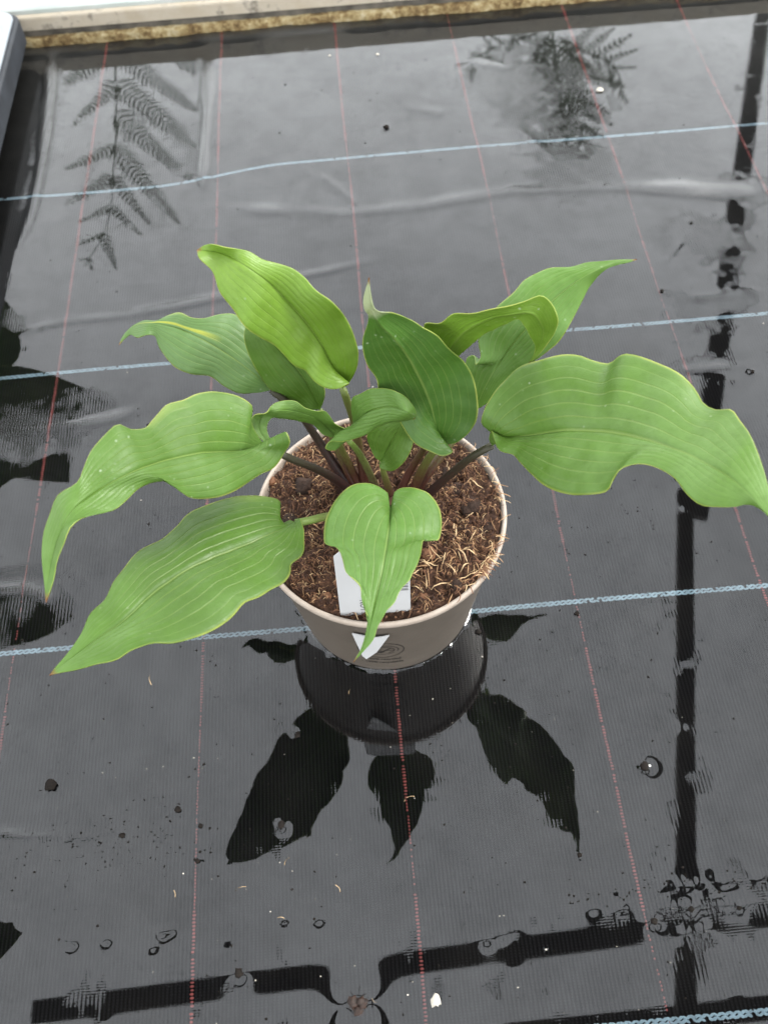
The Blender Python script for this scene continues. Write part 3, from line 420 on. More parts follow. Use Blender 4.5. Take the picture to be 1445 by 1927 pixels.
Q = Q[~((qi >= ia) & (qi < ib) & (qj >= ja) & (qj < jb))]
n0 = nx*ny; nr_ = len(ring); idx = np.concatenate([n0+np.arange(NRAD*nr_).reshape(NRAD, nr_), np.array([[j_*nx+i_ for j_, i_ in ring]])])
a_ = idx[:-1]; b_ = idx[1:]
Q2 = np.stack([a_.ravel(), b_.ravel(), np.roll(b_, -1, 1).ravel(), np.roll(a_, -1, 1).ravel()], 1)
me = npmesh('water', np.concatenate([np.stack([X.ravel(), Y.ravel(), Z.ravel()], 1), np.stack([PX.ravel(), PY.ravel(), PZ.ravel()], 1)]), np.concatenate([Q, Q2]))
at = me.attributes.new('thin', 'FLOAT', 'POINT'); at.data.foreach_set('value', np.concatenate([T.ravel(), PT.ravel()]).astype(np.float32))
t = NT('puddle_water'); o = t.obj(); P = t.sep(o)
fr = t.n.new('ShaderNodeFresnel'); fr.inputs[0].default_value = 1.64
rib = t.math('SINE', t.math('MULTIPLY', P[0], 2*math.pi/.0026)); wef = t.math('SINE', t.math('MULTIPLY', P[1], 2*math.pi/.0017))
th_ = t.n.new('ShaderNodeAttribute'); th_.attribute_name = 'thin'; thin = th_.outputs['Fac']
n30 = t.noise(o, 30, 5, .7); nw = t.noise(o, 8, 3, .6)
wv = t.math('MULTIPLY', rib, t.range(nw, .35, .65, .03, .075))
dirt = t.math('ADD', t.math('ADD', t.range(n30, .40, .8, 0., .22), t.range(t.noise(o, 4.5, 4, .6), .40, .65, .0, .14)), t.math('MULTIPLY', t.range(t.noise(o, 160, 4, .7), .56, .7), t.range(nw, .42, .6, .0, .22)))
fac = t.math('MULTIPLY', fr.outputs[0], t.math('SUBTRACT', t.math('ADD', 1.0, wv), dirt))
weave = t.math('ADD', t.math('MULTIPLY', t.math('MULTIPLY_ADD', rib, .5, .5), t.math('MULTIPLY_ADD', wef, .35, .65)), t.math('MULTIPLY', t.noise(o, 380, 2), .7))
nm = t.bump(weave, t.math('MULTIPLY_ADD', t.math('POWER', thin, 1.3), .15, .0003), .0012)
rgh = t.math('ADD', t.math('ADD', t.range(P[1], .35, .80, .010, .034), t.math('MULTIPLY', thin, .09)), t.range(nw, .5, .75, 0., .02))
gl = t.n.new('ShaderNodeBsdfGlossy'); t.set(gl.inputs['Roughness'], rgh); gl.inputs['Color'].default_value = (.97, .98, 1, 1); t.set(gl.inputs['Normal'], nm)
tp = t.n.new('ShaderNodeBsdfTransparent'); tp.inputs[0].default_value = (.93, .93, .93, 1)
mx = t.n.new('ShaderNodeMixShader'); t.set(mx.inputs[0], fac); t.t.links.new(tp.outputs[0], mx.inputs[1]); t.t.links.new(gl.outputs[0], mx.inputs[2])
M['water'] = t.done(mx.outputs[0])
tag(link('water', me, None, M['water']), 'thin sheet of still water lying on the black membrane', 'water', kind='structure')

# ------------------------------------------------------------------ sill of the glasshouse along the far edge
sill = empty('glasshouse_sill', (0, .830, 0)); tag(sill, 'stained beige and white glasshouse sill on mossy stone along the far edge', 'sill')
def lin(name, y0, y1, z0, z1, mat, amp=0, step=.006, sx=(-.8, .9)):
    """long bar along x, its cross-section subdivided and roughened"""
    n = int((sx[1]-sx[0])/step); prof = []
    k = 5
    for i in range(k): prof.append((y0, z0+(z1-z0)*i/k))
    for i in range(k+1): prof.append((y0+(y1-y0)*i/k, z1))
    prof += [(y1, z0)]
    V = []; F = []; m = len(prof)
    for i in range(n+1):
        x = sx[0]+(sx[1]-sx[0])*i/n
        for (y, z) in prof:
            q = noise.noise(Vector((x*60, y*60, z*60)))*amp+noise.noise(Vector((x*190, y*190, z*190)))*amp*.5 if amp else 0
            V.append((x, y-.825-q, z+q*.6))
    for i in range(n):
        for k_ in range(m-1): F.append((i*m+k_, i*m+k_+1, (i+1)*m+k_+1, (i+1)*m+k_))
    return link(name, mesh(name, V, F), sill, mat)
t = NT('mossy_stone'); o = t.obj(); n = t.noise(o, 45, 6, .7); n2 = t.noise(o, 160, 5, .7)
c = t.ramp(t.math('ADD', t.math('MULTIPLY', n, .6), t.math('MULTIPLY', n2, .4)), [(.34, (.05, .032, .014)), (.45, (.19, .125, .055)), (.53, (.36, .28, .14)), (.62, (.50, .43, .28)), (.75, (.58, .54, .42))])
m_st = t.done(t.pbr(c, .85, .2, t.bump(n2, .8, .004)))
t = NT('stained_beige'); o = t.obj(); n = t.noise(o, 26, 5, .65); n2 = t.noise(o, 90, 5, .7)
c = t.mix(t.range(n, .3, .7), (.42, .36, .27, 1), (.50, .45, .37, 1))
c = t.mix(t.math('MULTIPLY', t.range(t.math('ADD', t.math('MULTIPLY', n, .6), t.math('MULTIPLY', n2, .4)), .54, .66), .85), c, (.08, .065, .05, 1))
m_be = t.done(t.pbr(c, .6, .3, t.bump(n2, .3, .002)))
m_dk = simple('grey_groove', (.10, .09, .075), .7, .5, 60)
t = NT('white_sill_paint'); o = t.obj(); n = t.noise(o, 18, 5, .6)
m_wh = t.done(t.pbr(t.mix(t.range(n, .35, .7), (.42, .47, .45, 1), (.52, .545, .53, 1)), .5, .4))
lin('footing_stone', .822, .90, -.01, .0105, m_st, .0028, .004)
lin('groove', .830, .90, .0095, .020, m_dk, .0006)
lin('ledge', .8265, .90, .0195, .036, m_be, .0007)
lin('white_sill', .8345, 1.02, .0355, .041, m_wh, .0006)

# ------------------------------------------------------------------ raised tray at the far left
tray = empty('bench_tray', (-.382, .5, 0)); tag(tray, 'raised dark grey tray with pale blue-grey top at the far left corner', 'tray')
def slab(name, x0, x1, y0, y1, z0, z1, rad, bev, mat):
    bm = bmesh.new(); pts = []
    for cx, cy, a0 in ((x1-rad, y1-rad, 0), (x0+rad, y1-rad, 90), (x0+rad, y0+rad, 180), (x1-rad, y0+rad, 270)):
        for k in range(9):
            a = math.radians(a0+90*k/8); pts.append((cx+rad*math.cos(a), cy+rad*math.sin(a)))
    vs = [bm.verts.new((x, y, z0)) for x, y in pts]; f = bm.faces.new(vs)
    r = bmesh.ops.extrude_face_region(bm, geom=[f]); up = [v for v in r['geom'] if isinstance(v, bmesh.types.BMVert)]
    bmesh.ops.translate(bm, verts=up, vec=(0, 0, z1-z0)); bmesh.ops.recalc_face_normals(bm, faces=bm.faces[:])
    ed = [e for e in bm.edges if abs(e.verts[0].co.z-e.verts[1].co.z) < 1e-6]
    bmesh.ops.bevel(bm, geom=ed, offset=bev, segments=3, affect='EDGES', profile=.5)
    me = bpy.data.meshes.new(name); bm.to_mesh(me); bm.free(); me.polygons.foreach_set('use_smooth', [True]*len(me.polygons))
    o = link(name, me, tray, mat); o.location = (.382, -.5, 0)
    md = o.modifiers.new('n', 'WEIGHTED_NORMAL'); return o
m_tr = simple('grey_plastic', (.026, .030, .037), .55, .3, 40, .2)
t = NT('pale_tray_top'); o = t.obj(); n = t.noise(o, 25, 5, .6); n2 = t.noise(o, 140, 3, .6)
c = t.mix(t.range(n, .3, .7), (.29, .33, .37, 1), (.37, .40, .43, 1)); c = t.mix(t.math('MULTIPLY', t.range(n2, .66, .72), .7), c, (.20, .09, .05, 1))
m_tt = t.done(t.pbr(c, .5, .3))
slab('tray_wall', -.80, -.382, .30, .817, .020, .052, .018, .004, m_tr)
slab('tray_top', -.795, -.3875, .305, .8115, .0505, .056, .016, .002, m_tt)
for fx, fy in ((-.45, .74), (-.45, .38), (-.75, .74), (-.75, .38)):
    f = link('foot', rbox('foot', fx-.02, fx+.02, fy-.02, fy+.02, -.003, .021, .002), tray, m_tr); f.location = (.382, -.5, 0)

# ------------------------------------------------------------------ overhead glazing bars (they show in the water)
m_bar = simple('weathered_bar', (.12, .11, .10), .6, .2, 5)
def bar(name, a, b, w, h, label):
    a = Vector(a); b = Vector(b); d = b-a; me = rbox(name, -w/2, w/2, 0, d.length, 0, h, .004)
    o = link(name, me, None, m_bar); o.location = a; o.rotation_euler = (0, 0, math.atan2(-d.x, d.y)); tag(o, label, 'glazing bar', 'overhead glazing bars'); return o
bar('glazing_bar', (.630, -.36, 2.0), (1.075, 1.36, 2.0), .052, .03, 'dark upright stripe reflected down the right side of the puddle')
bar('glazing_bar', (1.085, 1.25, 2.003), (2.45, 4.8, 2.003), .075, .03, 'dark slanting stripe reflected at the top right of the membrane')
bar('glazing_bar', (-1.02, -.058, 2.062), (1.7, .035, 2.062), .056, .03, 'dark bar reflected nearly level across the bottom of the puddle')
bar('glazing_bar', (-.66, -.225, 2.05), (1.4, -.20, 2.05), .056, .03, 'dark bar reflected at the very bottom edge of the puddle')

# ------------------------------------------------------------------ pot
pot = empty('plant_pot', (0, 0, 0)); tag(pot, 'round taupe plastic pot with pale rim and printed logo', 'pot')
prof = [(0.0, .0015), (RB-.006, .0012), (RB-.0015, .0008), (RB, .003)]
for k in range(1, 13): prof.append((RB+(RT-.0042-RB)*k/12, .003+(HP-.0125)*k/12))
prof += [(RT-.0042, HP-.008), (RT-.006, HP-.0082), (RT-.0066, HP-.02), (RB-.002, .006), (0., .0052)]
t = NT('taupe_plastic'); o = t.obj(); P = t.sep(o); n = t.noise(o, 55, 5, .6); n2 = t.noise(o, 500, 3)
c = t.mix(t.range(n, .3, .7), (.092, .076, .061, 1), (.112, .093, .075, 1))
c = t.mix(t.math('MULTIPLY', t.range(t.noise(o, 150, 4, .7), .64, .70), .7), c, (.05, .035, .025, 1))
M['pot'] = t.done(t.pbr(c, .55, .35, t.bump(n2, .12, .0006)))
t = NT('pale_rim'); o = t.obj(); n = t.noise(o, 120, 4, .6)  # rim coloured paler than the pot wall
M['rim'] = t.done(t.pbr(t.mix(t.range(n, .3, .7), (.37, .305, .25, 1), (.46, .39, .33, 1)), .55, .35, t.bump(t.noise(o, 600, 3), .15, .0006)))
link('pot_wall', lathe('pot_wall', prof, 128), pot, M['pot'])
rim = [(RT-.0046, HP-.0078), (RT-.0016, HP-.0056), (RT-.0002, HP-.0048), (RT, HP-.0018), (RT-.0005, HP-.0006), (RT-.0013, HP), (RT-.0022, HP-.0001), (RT-.0029, HP-.0008), (RT-.0033, HP-.0026), (RT-.0052, HP-.012), (RT-.0058, HP-.012), (RT-.0058, HP-.0078)]
link('rim', lathe('rim', rim, 128, True), pot, M['rim'])
ink = simple('dark_ink', (.012, .010, .008), .6, .3, 300)
def wall_r(z): return RB+(RT-.0042-RB)*min(max((z-.003)/(HP-.0125), 0), 1)
def wrap(V, off=.00018, th0=0.):
    out = []
    for sx_, z in V:
        r = wall_r(z)+off; a = th0+sx_/.077; out.append((r*math.sin(a), -r*math.cos(a), z))
    return out
def ink_line(pts, w):
    V = []; F = []
    for i, (x, z) in enumerate(pts):
        a = pts[max(i-1, 0)]; b = pts[min(i+1, len(pts)-1)]; dx, dz = b[0]-a[0], b[1]-a[1]; l = math.hypot(dx, dz) or 1
        V += [(x-dz/l*w/2, z+dx/l*w/2), (x+dz/l*w/2, z-dx/l*w/2)]
    for i in range(len(pts)-1): F.append((2*i, 2*i+1, 2*i+3, 2*i+2))
    return V, F
def build_ink(name, parts, th0):
    V = []; F = []
    for v, f in parts:
        n0 = len(V); V += wrap(v, .00018, th0); F += [tuple(i+n0 for i in q) for q in f]
    return link(name, mesh(name, V, F, False), pot, ink)
LC = math.radians(-6.2); zc = .0525
def arc(cx, cz, rx, rz, a0, a1, n=48): return [(cx+rx*math.cos(math.radians(a0+(a1-a0)*i/n)), cz+rz*math.sin(math.radians(a0+(a1-a0)*i/n))) for i in range(n+1)]
parts = [ink_line(arc(0, zc, .0168, .0168, 0, 360, 64), .0008), ink_line(arc(.0015, zc+.001, .0112, .0098, -20, 250), .0007), ink_line(arc(.001, zc+.0006, .0088, .0070, -60, 120), .0007), ink_line(arc(-.001, zc-.001, .0125, .0085, 190, 330), .0004)]
leafV = [(-.0055, zc-.0005), (-.0035, zc-.0042), (.0000, zc-.0062), (.0022, zc-.0035), (.0032, zc-.0005), (.0015, zc-.0012), (-.0015, zc-.0020)]
parts.append((leafV, [(0, 1, 2, 6), (6, 2, 3, 5), (5, 3, 4)]))
parts.append(ink_line([(.0015, zc-.002), (.0040, zc+.0010), (.0075, zc+.0052)], .0012)); parts.append(ink_line([(.0035, zc), (.0065, zc+.0005), (.0090, zc-.0002)], .0008))
for k in range(4): parts.append(ink_line([(-.0062+k*.0019, zc+.0012), (-.0050+k*.0019, zc+.0012)], .0012))
build_ink('logo', parts, LC)
def text_mesh(s, size, bold=0.0):
    cu = bpy.data.curves.new('lettering', 'FONT'); cu.body = s; cu.size = size; cu.resolution_u = 2; cu.align_x = 'CENTER'; cu.offset = bold
    ob = bpy.data.objects.new('lettering_src', cu); col.objects.link(ob); dg = bpy.context.evaluated_depsgraph_get(); dg.update()
    me = bpy.data.meshes.new_from_object(ob.evaluated_get(dg)); bpy.data.objects.remove(ob); bpy.data.curves.remove(cu); return me
for s, z, th, wide in (('\u2022 100% recycled', .0290, -6.4, .0298), ('\u2022 100% recyclable', .0212, -6.3, .0335)):
    me = text_mesh(s, .0046, .00008); xsx = [v.co.x for v in me.vertices]; w = max(xsx)-min(xsx); cx = (max(xsx)+min(xsx))/2
    for v in me.vertices:
        q = wrap([((v.co.x-cx)*wide/w, z+v.co.y*1.25)], .00018, math.radians(th))[0]; v.co = q
    link('lettering', me, pot, ink)

# ------------------------------------------------------------------ plant label
lab = empty('plant_label', (-.008, -.076, .11)); tag(lab, 'white pointed plant label standing inside the front of the pot rim', 'label')
m_lab = simple('white_card', (.52, .525, .535), .5, .05, 30)
def plate(name, pts, thick, mat, parent, M3=None):
    bm = bmesh.new(); vs = [bm.verts.new((x, 0, z)) for x, z in pts]; f = bm.faces.new(vs)
    r = bmesh.ops.extrude_face_region(bm, geom=[f]); bmesh.ops.translate(bm, verts=[v for v in r['geom'] if isinstance(v, bmesh.types.BMVert)], vec=(0, thick, 0))
    bmesh.ops.recalc_face_normals(bm, faces=bm.faces[:]); me = bpy.data.meshes.new(name); bm.to_mesh(me); bm.free(); return link(name, me, parent, mat)
lab.rotation_euler = (math.radians(-4), 0, math.radians(-3))
plate('card', [(-.0185, -.006), (.0180, -.006), (.0215, -.001), (.0220, .070), (.0160, .078), (-.0160, .078), (-.0225, .070), (-.0235, .004)], .0006, m_lab, lab)
m_ink2 = simple('label_ink', (.06, .06, .06), .6)
bm = bmesh.new()
for k, (h, w) in enumerate(((.0008, .009), (.0004, .009), (.0010, .009), (.0005, .009), (.0006, .009), (.0012, .009), (.0004, .009), (.0009, .009), (.0005, .009))):
    z = .0305+k*.0018; vs = [bm.verts.new(q) for q in ((.0205-w, -.0002, z), (.0205, -.0002, z), (.0205, -.0002, z+h), (.0205-w, -.0002, z+h))]; bm.faces.new(vs)
me = bpy.data.meshes.new('barcode'); bm.to_mesh(me); bm.free(); link('barcode', me, lab, m_ink2)
me = text_mesh('LON', .0062)
for v in me.vertices: v.co = (-.0060-v.co.y, -.0002, .0150+v.co.x)
link('lettering', me, lab, m_ink2)
# pointed tongue of the label, poking out through the slot in the pot
tv = []
for a, z in ((-18.3, 91.9), (-13.2, 90.8), (-8.0, 89.5), (-4.0, 91.0), (-.9, 93.0), (-7.4, 69.), (-12.6, 57.5), (-14.4, 61.)):
    tv.append((math.radians(a), z/1000))
bm = bmesh.new(); R0 = []
for off in (.0006, .0012):
    R0.append([bm.verts.new(((wall_r(z)+off+.001+max(0, .0915-z)*.19)*math.sin(a), -(wall_r(z)+off+.001+max(0, .0915-z)*.19)*math.cos(a), z)) for a, z in tv])
bm.faces.new(R0[1]); bm.faces.new(R0[0][::-1])
for i in range(len(tv)): j = (i+1) % len(tv); bm.faces.new((R0[0][i], R0[0][j], R0[1][j], R0[1][i]))
bmesh.ops.recalc_face_normals(bm, faces=bm.faces[:])
me = bpy.data.meshes.new('pointed_tongue'); bm.to_mesh(me); bm.free(); tg = link('pointed_tongue', me, lab, m_lab)
bpy.context.view_layer.update(); tg.matrix_parent_inverse = lab.matrix_world.inverted()

# ------------------------------------------------------------------ compost
comp = empty('compost', (0, 0, .1)); tag(comp, 'brown fibrous coir compost filling the taupe pot', 'compost')
RC = RT-.0042; V = []; F = []; nr, ns = 60, 190
def comp_z(x, y):
    r = math.hypot(x, y); v = Vector((x*70, y*70, 3.))
    return .1138+.0035*noise.noise(v*.6)+.0042*noise.noise(v*1.7)+.0026*noise.noise(v*4)+.0010*noise.noise(v*9)+.002*max(0, 1-r/.03)
for i in range(nr+1):
    r = RC*(i/nr)**.75
    for s in range(ns):
        a = 2*math.pi*s/ns; x, y = r*math.sin(a), -r*math.cos(a); V.append((x, y, comp_z(x, y)-.1-(.002 if i == nr else 0)))
for i in range(nr):
    for s in range(ns):
        q = (s+1) % ns; F.append((i*ns+s, i*ns+q, (i+1)*ns+q, (i+1)*ns+s))
t = NT('coir_soil'); o = t.obj(); n = t.noise(o, 90, 5, .7); n2 = t.noise(o, 420, 5, .75)
c = t.ramp(t.math('ADD', t.math('MULTIPLY', n, .45), t.math('MULTIPLY', n2, .55)), [(.33, (.022, .010, .007)), (.48, (.062, .030, .018)), (.58, (.130, .066, .039)), (.70, (.24, .125, .070))])
m_soil = t.done(t.pbr(c, .85, .2, t.bump(n2, 1., .003)))
link('soil', mesh('soil', V, F), comp, m_soil)
fib_m = [simple('coir_%s' % n, c, .7, .35, 200, .25) for n, c in (('tan', (.38, .225, .115)), ('brown', (.185, .088, .045)), ('dark', (.048, .021, .013)), ('straw', (.62, .44, .25)))]
V = []; F = []; MI = []
def fibre(x, y, L, w, rise, mat, curl, a=None, zo=0.):
    a = random.uniform(0, 2*math.pi) if a is None else a; n = 6; P = []; px, py = x, y; z0 = comp_z(x, y)
    for i in range(n):
        P.append((px, py, z0-.1+zo+.0006+rise*math.sin(math.pi*(i+.4)/(n))+random.gauss(0, .0002)))
        a += curl*random.uniform(.4, 1.6)/n; px += math.cos(a)*L/n; py += math.sin(a)*L/n
        if math.hypot(px, py) < RC-.002 and zo == 0: z0 = comp_z(px, py)
    n0 = len(V)
    for i, q in enumerate(P):
        q0 = P[max(i-1, 0)]; q1 = P[min(i+1, n-1)]; d = Vector((q1[0]-q0[0], q1[1]-q0[1], 0)); d.normalize(); nx, ny = -d.y, d.x
        ww = w*(1-.6*abs(2*i/(n-1)-1)**2)
        V.extend([(q[0]-nx*ww, q[1]-ny*ww, q[2]), (q[0], q[1], q[2]+ww*1.2), (q[0]+nx*ww, q[1]+ny*ww, q[2])])
    for i in range(n-1):
        b = n0+3*i
        for u, v_ in ((0, 1), (1, 2)): F.append((b+u, b+v_, b+3+v_, b+3+u)); MI.append(mat)
for k in range(10500):
    r = (RC-.002)*math.sqrt(random.random()); a = random.uniform(0, 6.283); x, y = r*math.cos(a), r*math.sin(a)
    dens = noise.noise(Vector((x*45, y*45, 7)))
    if dens < -.12 and random.random() < .80: continue
    u = random.random(); mat = 0 if u < .15 else 1 if u < .48 else 2 if u < .97 else 3
    fibre(x, y, random.uniform(.002, .009), random.uniform(.00010, .00028), random.uniform(.0001, .0024), mat, random.uniform(-2.8, 2.8))
for k in range(130):   # long pale strands, thickest at the front right
    if random.random() < .5: x, y = .040+random.gauss(0, .018), -.050+random.gauss(0, .014)
    else:
        r = RC*math.sqrt(random.random()); a = random.uniform(0, 6.283); x, y = r*math.cos(a), r*math.sin(a)
    if math.hypot(x, y) > RC-.006: continue
    fibre(x, y, random.uniform(.007, .017), random.uniform(.00022, .00048), random.uniform(.0005, .0035), 3 if random.random() < .40 else 0, random.uniform(-.55, .55))
for k in range(110):    # strands hanging over the rim at the front right and right
    a = random.gauss(.93, .13) if k < 85 else random.gauss(1.55, .3)
    x, y = (RT-.006)*math.sin(a), -(RT-.006)*math.cos(a)
    fibre(x, y, random.uniform(.006, .014), random.uniform(.00018, .0004), .0016, random.choice((0, 1, 1, 3)), random.uniform(-2, 2), a-math.pi/2+random.gauss(0, .8), zo=HP-comp_z(x, y)+.0004)
me = mesh('coir_fibre', V, F); me.polygons.foreach_set('material_index', MI)
fo = link('coir_fibre', me, comp, fib_m); fo['kind'] = 'stuff'; fo['label'] = 'mass of tan and brown coir fibres'
def clod(name, x, y, z, r, mat, parent, seed, flat=.7, sub=3):
    bm = bmesh.new(); bmesh.ops.create_icosphere(bm, subdivisions=sub, radius=1)
    for v in bm.verts:
        q = v.co.normalized(); k = 1+.45*noise.noise(q*1.6+Vector((seed, 0, 0)))+.32*noise.noise(q*4+Vector((0, seed, 0)))+.22*noise.noise(q*9+Vector((0, seed, 0)))
        v.co = Vector((q.x*r*k, q.y*r*k, q.z*r*k*flat))
    me = bpy.data.meshes.new(name); bm.to_mesh(me); bm.free(); me.polygons.foreach_set('use_smooth', [True]*len(me.polygons))
    o = link(name, me, parent, mat); o.location = (x, y, z); return o
m_clod = simple('dark_clod', (.035, .020, .014), .9, .6, 220, .2, .8); m_nug = simple('bark_nugget', (.17, .075, .035), .75, .4, 200, .3, .6)
for i, (x, y, r, m) in enumerate(((.064, -.001, .0085, m_clod), (.055, .014, .0055, m_clod), (.030, -.035, .0062, m_nug), (-.052, .028, .0075, m_clod), (-.074, .035, .0042, m_nug), (-.041, -.020, .005, m_clod), (.050, .030, .006, m_clod), (-.030, -.052, .0045, m_nug), (.071, -.018, .005, m_clod), (-.062, .0, .005, m_clod), (.015, .055, .006, m_clod), (.022, -.068, .004, m_nug), (-.040, -.060, .0035, m_nug), (.045, -.062, .004, m_clod))):
    clod('bark_nugget' if m is m_nug else 'clod', x, y, comp_z(x, y)-.1-r*.05, r*.9, m, comp, i*3.1, .5)

V = []; F = []; MI = []
for k in range(2600):   # loose crumbs of coir dust
    r = (RC-.001)*math.sqrt(random.random()); a = random.uniform(0, 6.283); x, y = r*math.cos(a), r*math.sin(a); q = random.uniform(.0003, .0013)*random.choice((.6, 1, 1, 1.4))
    z = comp_z(x, y)-.1; n0 = len(V); a0 = random.random()*6
    for j in range(4): V.append((x+q*math.cos(a0+j*1.57)*random.uniform(.6, 1.2), y+q*math.sin(a0+j*1.57)*random.uniform(.6, 1.2), z+q*random.uniform(-.3, .4)))
    V.append((x+random.gauss(0, q*.3), y+random.gauss(0, q*.3), z+q*random.uniform(.6, 1.2)))
    m_ = random.choice((1, 2, 2, 2, 1, 0))
    for j in range(4): F.append((n0+j, n0+(j+1) % 4, n0+4)); MI.append(m_)
me = mesh('coir_crumbs', V, F, False); me.polygons.foreach_set('material_index', MI)
fo = link('coir_crumbs', me, comp, fib_m); fo['kind'] = 'stuff'

# ------------------------------------------------------------------ leaves
def blade(name, d, mat, parent, rip=.0, thick=.00055, N=72, K=16, groove=.0009, cup=.06):
    ts = np.linspace(0, 1, N)**1.12; ts[-1] = 1
    mid = catmull(d['mid'], ts); Lf = catmull(d['l'], ts); Rt = catmull(d['r'], ts)
    ss = np.r_[0, np.linspace(.035, 1, K)]
    V = np.zeros((N, 2*K+1, 3)); U = np.zeros((N, 2*K+1, 2))
    tang = np.gradient(mid, axis=0); tang /= np.linalg.norm(tang, axis=1)[:, None]+1e-9
    across = Rt-Lf; nrm = np.cross(across, tang); ln = np.linalg.norm(nrm, axis=1)[:, None]
    # smooth normals along the leaf
    for _ in range(12): nrm[1:-1] = (nrm[:-2]+2*nrm[1:-1]+nrm[2:])/4
    nrm /= np.linalg.norm(nrm, axis=1)[:, None]+1e-9
    if nrm[N//2, 2] < 0 and not d.get('keep'): nrm = -nrm
    wL = np.linalg.norm(Lf-mid, axis=1); wR = np.linalg.norm(Rt-mid, axis=1); sd_ = random.random()*50
    for side, E, w in ((-1, Lf, wL), (1, Rt, wR)):
        for k, s in enumerate(ss):
            if k == 0 and side == 1: continue
            c = K+side*k if True else 0
            ww = np.minimum(w, .045)
            g = np.sin(math.pi*(s*6.0))**2                       # ribs between the veins
            amp = groove*np.clip(ww/.02, 0, 1)*np.sin(math.pi*np.clip(ts, 0, 1))**.5*(1-s**4)
            off = cup*ww*4*s*(1-s)*np.sin(math.pi*ts)**.4 + amp*g - .0004*np.exp(-(s/.05)**2)*np.clip(ww/.02, 0, 1)
            rp = np.array([noise.noise(Vector((t_*7+sd_, side*3.1, 0)))*.6+noise.noise(Vector((t_*17+sd_, side*5.1, 4)))*.4 for t_ in ts])*rip*s**2
            pk = np.array([noise.noise(Vector(q*95)+Vector((sd_, 0, 0))) for q in mid+(E-mid)*s])*.0007*np.clip(ww/.02, 0, 1)
            V[:, c] = mid+(E-mid)*s+nrm*(off+rp+pk)[:, None]
            U[:, c, 0] = .5+side*s*.5; U[:, c, 1] = ts
    nc = 2*K+1; Q = gridquads(N, nc); me = npmesh(name, V.reshape(-1, 3), Q); uv = me.uv_layers.new(name='uv')
    li = np.zeros(len(me.loops), np.int32); me.loops.foreach_get('vertex_index', li); uv.data.foreach_set('uv', U.reshape(-1, 2)[li].astype(np.float32).ravel())
    o = link(name, me, parent, mat); md = o.modifiers.new('thickness', 'SOLIDIFY'); md.thickness = thick; md.offset = 0
    return o
def stalk(P, r0, r1, mat, parent):
    n = 18; ts = np.linspace(0, 1, n); Q = catmull(P, ts); o = link('petiole', tube('petiole', Q, [r0+(r1-r0)*t_**.8 for t_ in ts], 12, True, .85), parent, mat); return o
hosta = empty('hosta_plant', (0, 0, .112)); tag(hosta, 'green broad-leaved hosta growing in the taupe pot', 'plant')
bpy.context.view_layer.update(); inv = hosta.matrix_world.inverted()
spec = {  # material, petiole material, tint, label, stalk radii
 'A': ('leaf_yellow', 'petiole', (1, 1, 1), 'tall bright lime-green leaf rising at back left'), 'B': ('leaf', 'petiole', (1, 1, 1), 'leaf tucked under the tall lime-green one'),
 'D': ('leaf_blue', 'petiole_dark', (1, 1, 1), 'grey-green leaf with a yellow streak pointing left'), 'UL': ('leaf', 'petiole_dark', (1.05, 1.05, 1.1), 'long wavy leaf drooping to the left'),
 'E': ('leaf', 'petiole', (1, 1, 1), 'small arched leaf curling over at its tip'), 'FL': ('leaf', 'petiole_green', (.84, .88, .75), 'broad pointed leaf reaching to the lower left'),
 'F': ('leaf', 'petiole_red', (1.05, 1.08, 1.2), 'heart-shaped front leaf with a long tail'), 'R': ('leaf', 'petiole_dark', (.98, .98, .95), 'largest leaf, wavy, reaching right'),
 'C': ('leaf_dark', 'petiole', (1, 1, 1), 'deep green upright leaf with pale rolled tip'), 'H': ('leaf_yellow', 'petiole', (1, 1, 1), 'twisted arching leaf with a curled end'),
 'RB': ('leaf', 'petiole', (1.05, 1.08, 1.1), 'pale leaf pointing to the back right'), 'G': ('leaf', 'petiole_green', (1, 1.02, 1), 'small folded leaf in the centre'), 'G2': ('leaf', 'petiole', (1, 1, .9), 'cupped young leaf under the folded one')}
for k, (m, pm, tint, lb) in spec.items():
    big = k in ('A', 'UL', 'FL', 'R', 'C', 'RB', 'D')
    o = blade('leaf', LEAVES[k], M[m], hosta, rip=.0012 if big else .0006, cup=.05 if k not in ('C',) else .09)
    o.color = (*tint, 1); o['label'] = lb; o.matrix_parent_inverse = inv
    s = stalk(PETIOLES[k], .0042 if big else .0036, .0026 if big else .0020, M[pm], o)
bpy.context.view_layer.update()

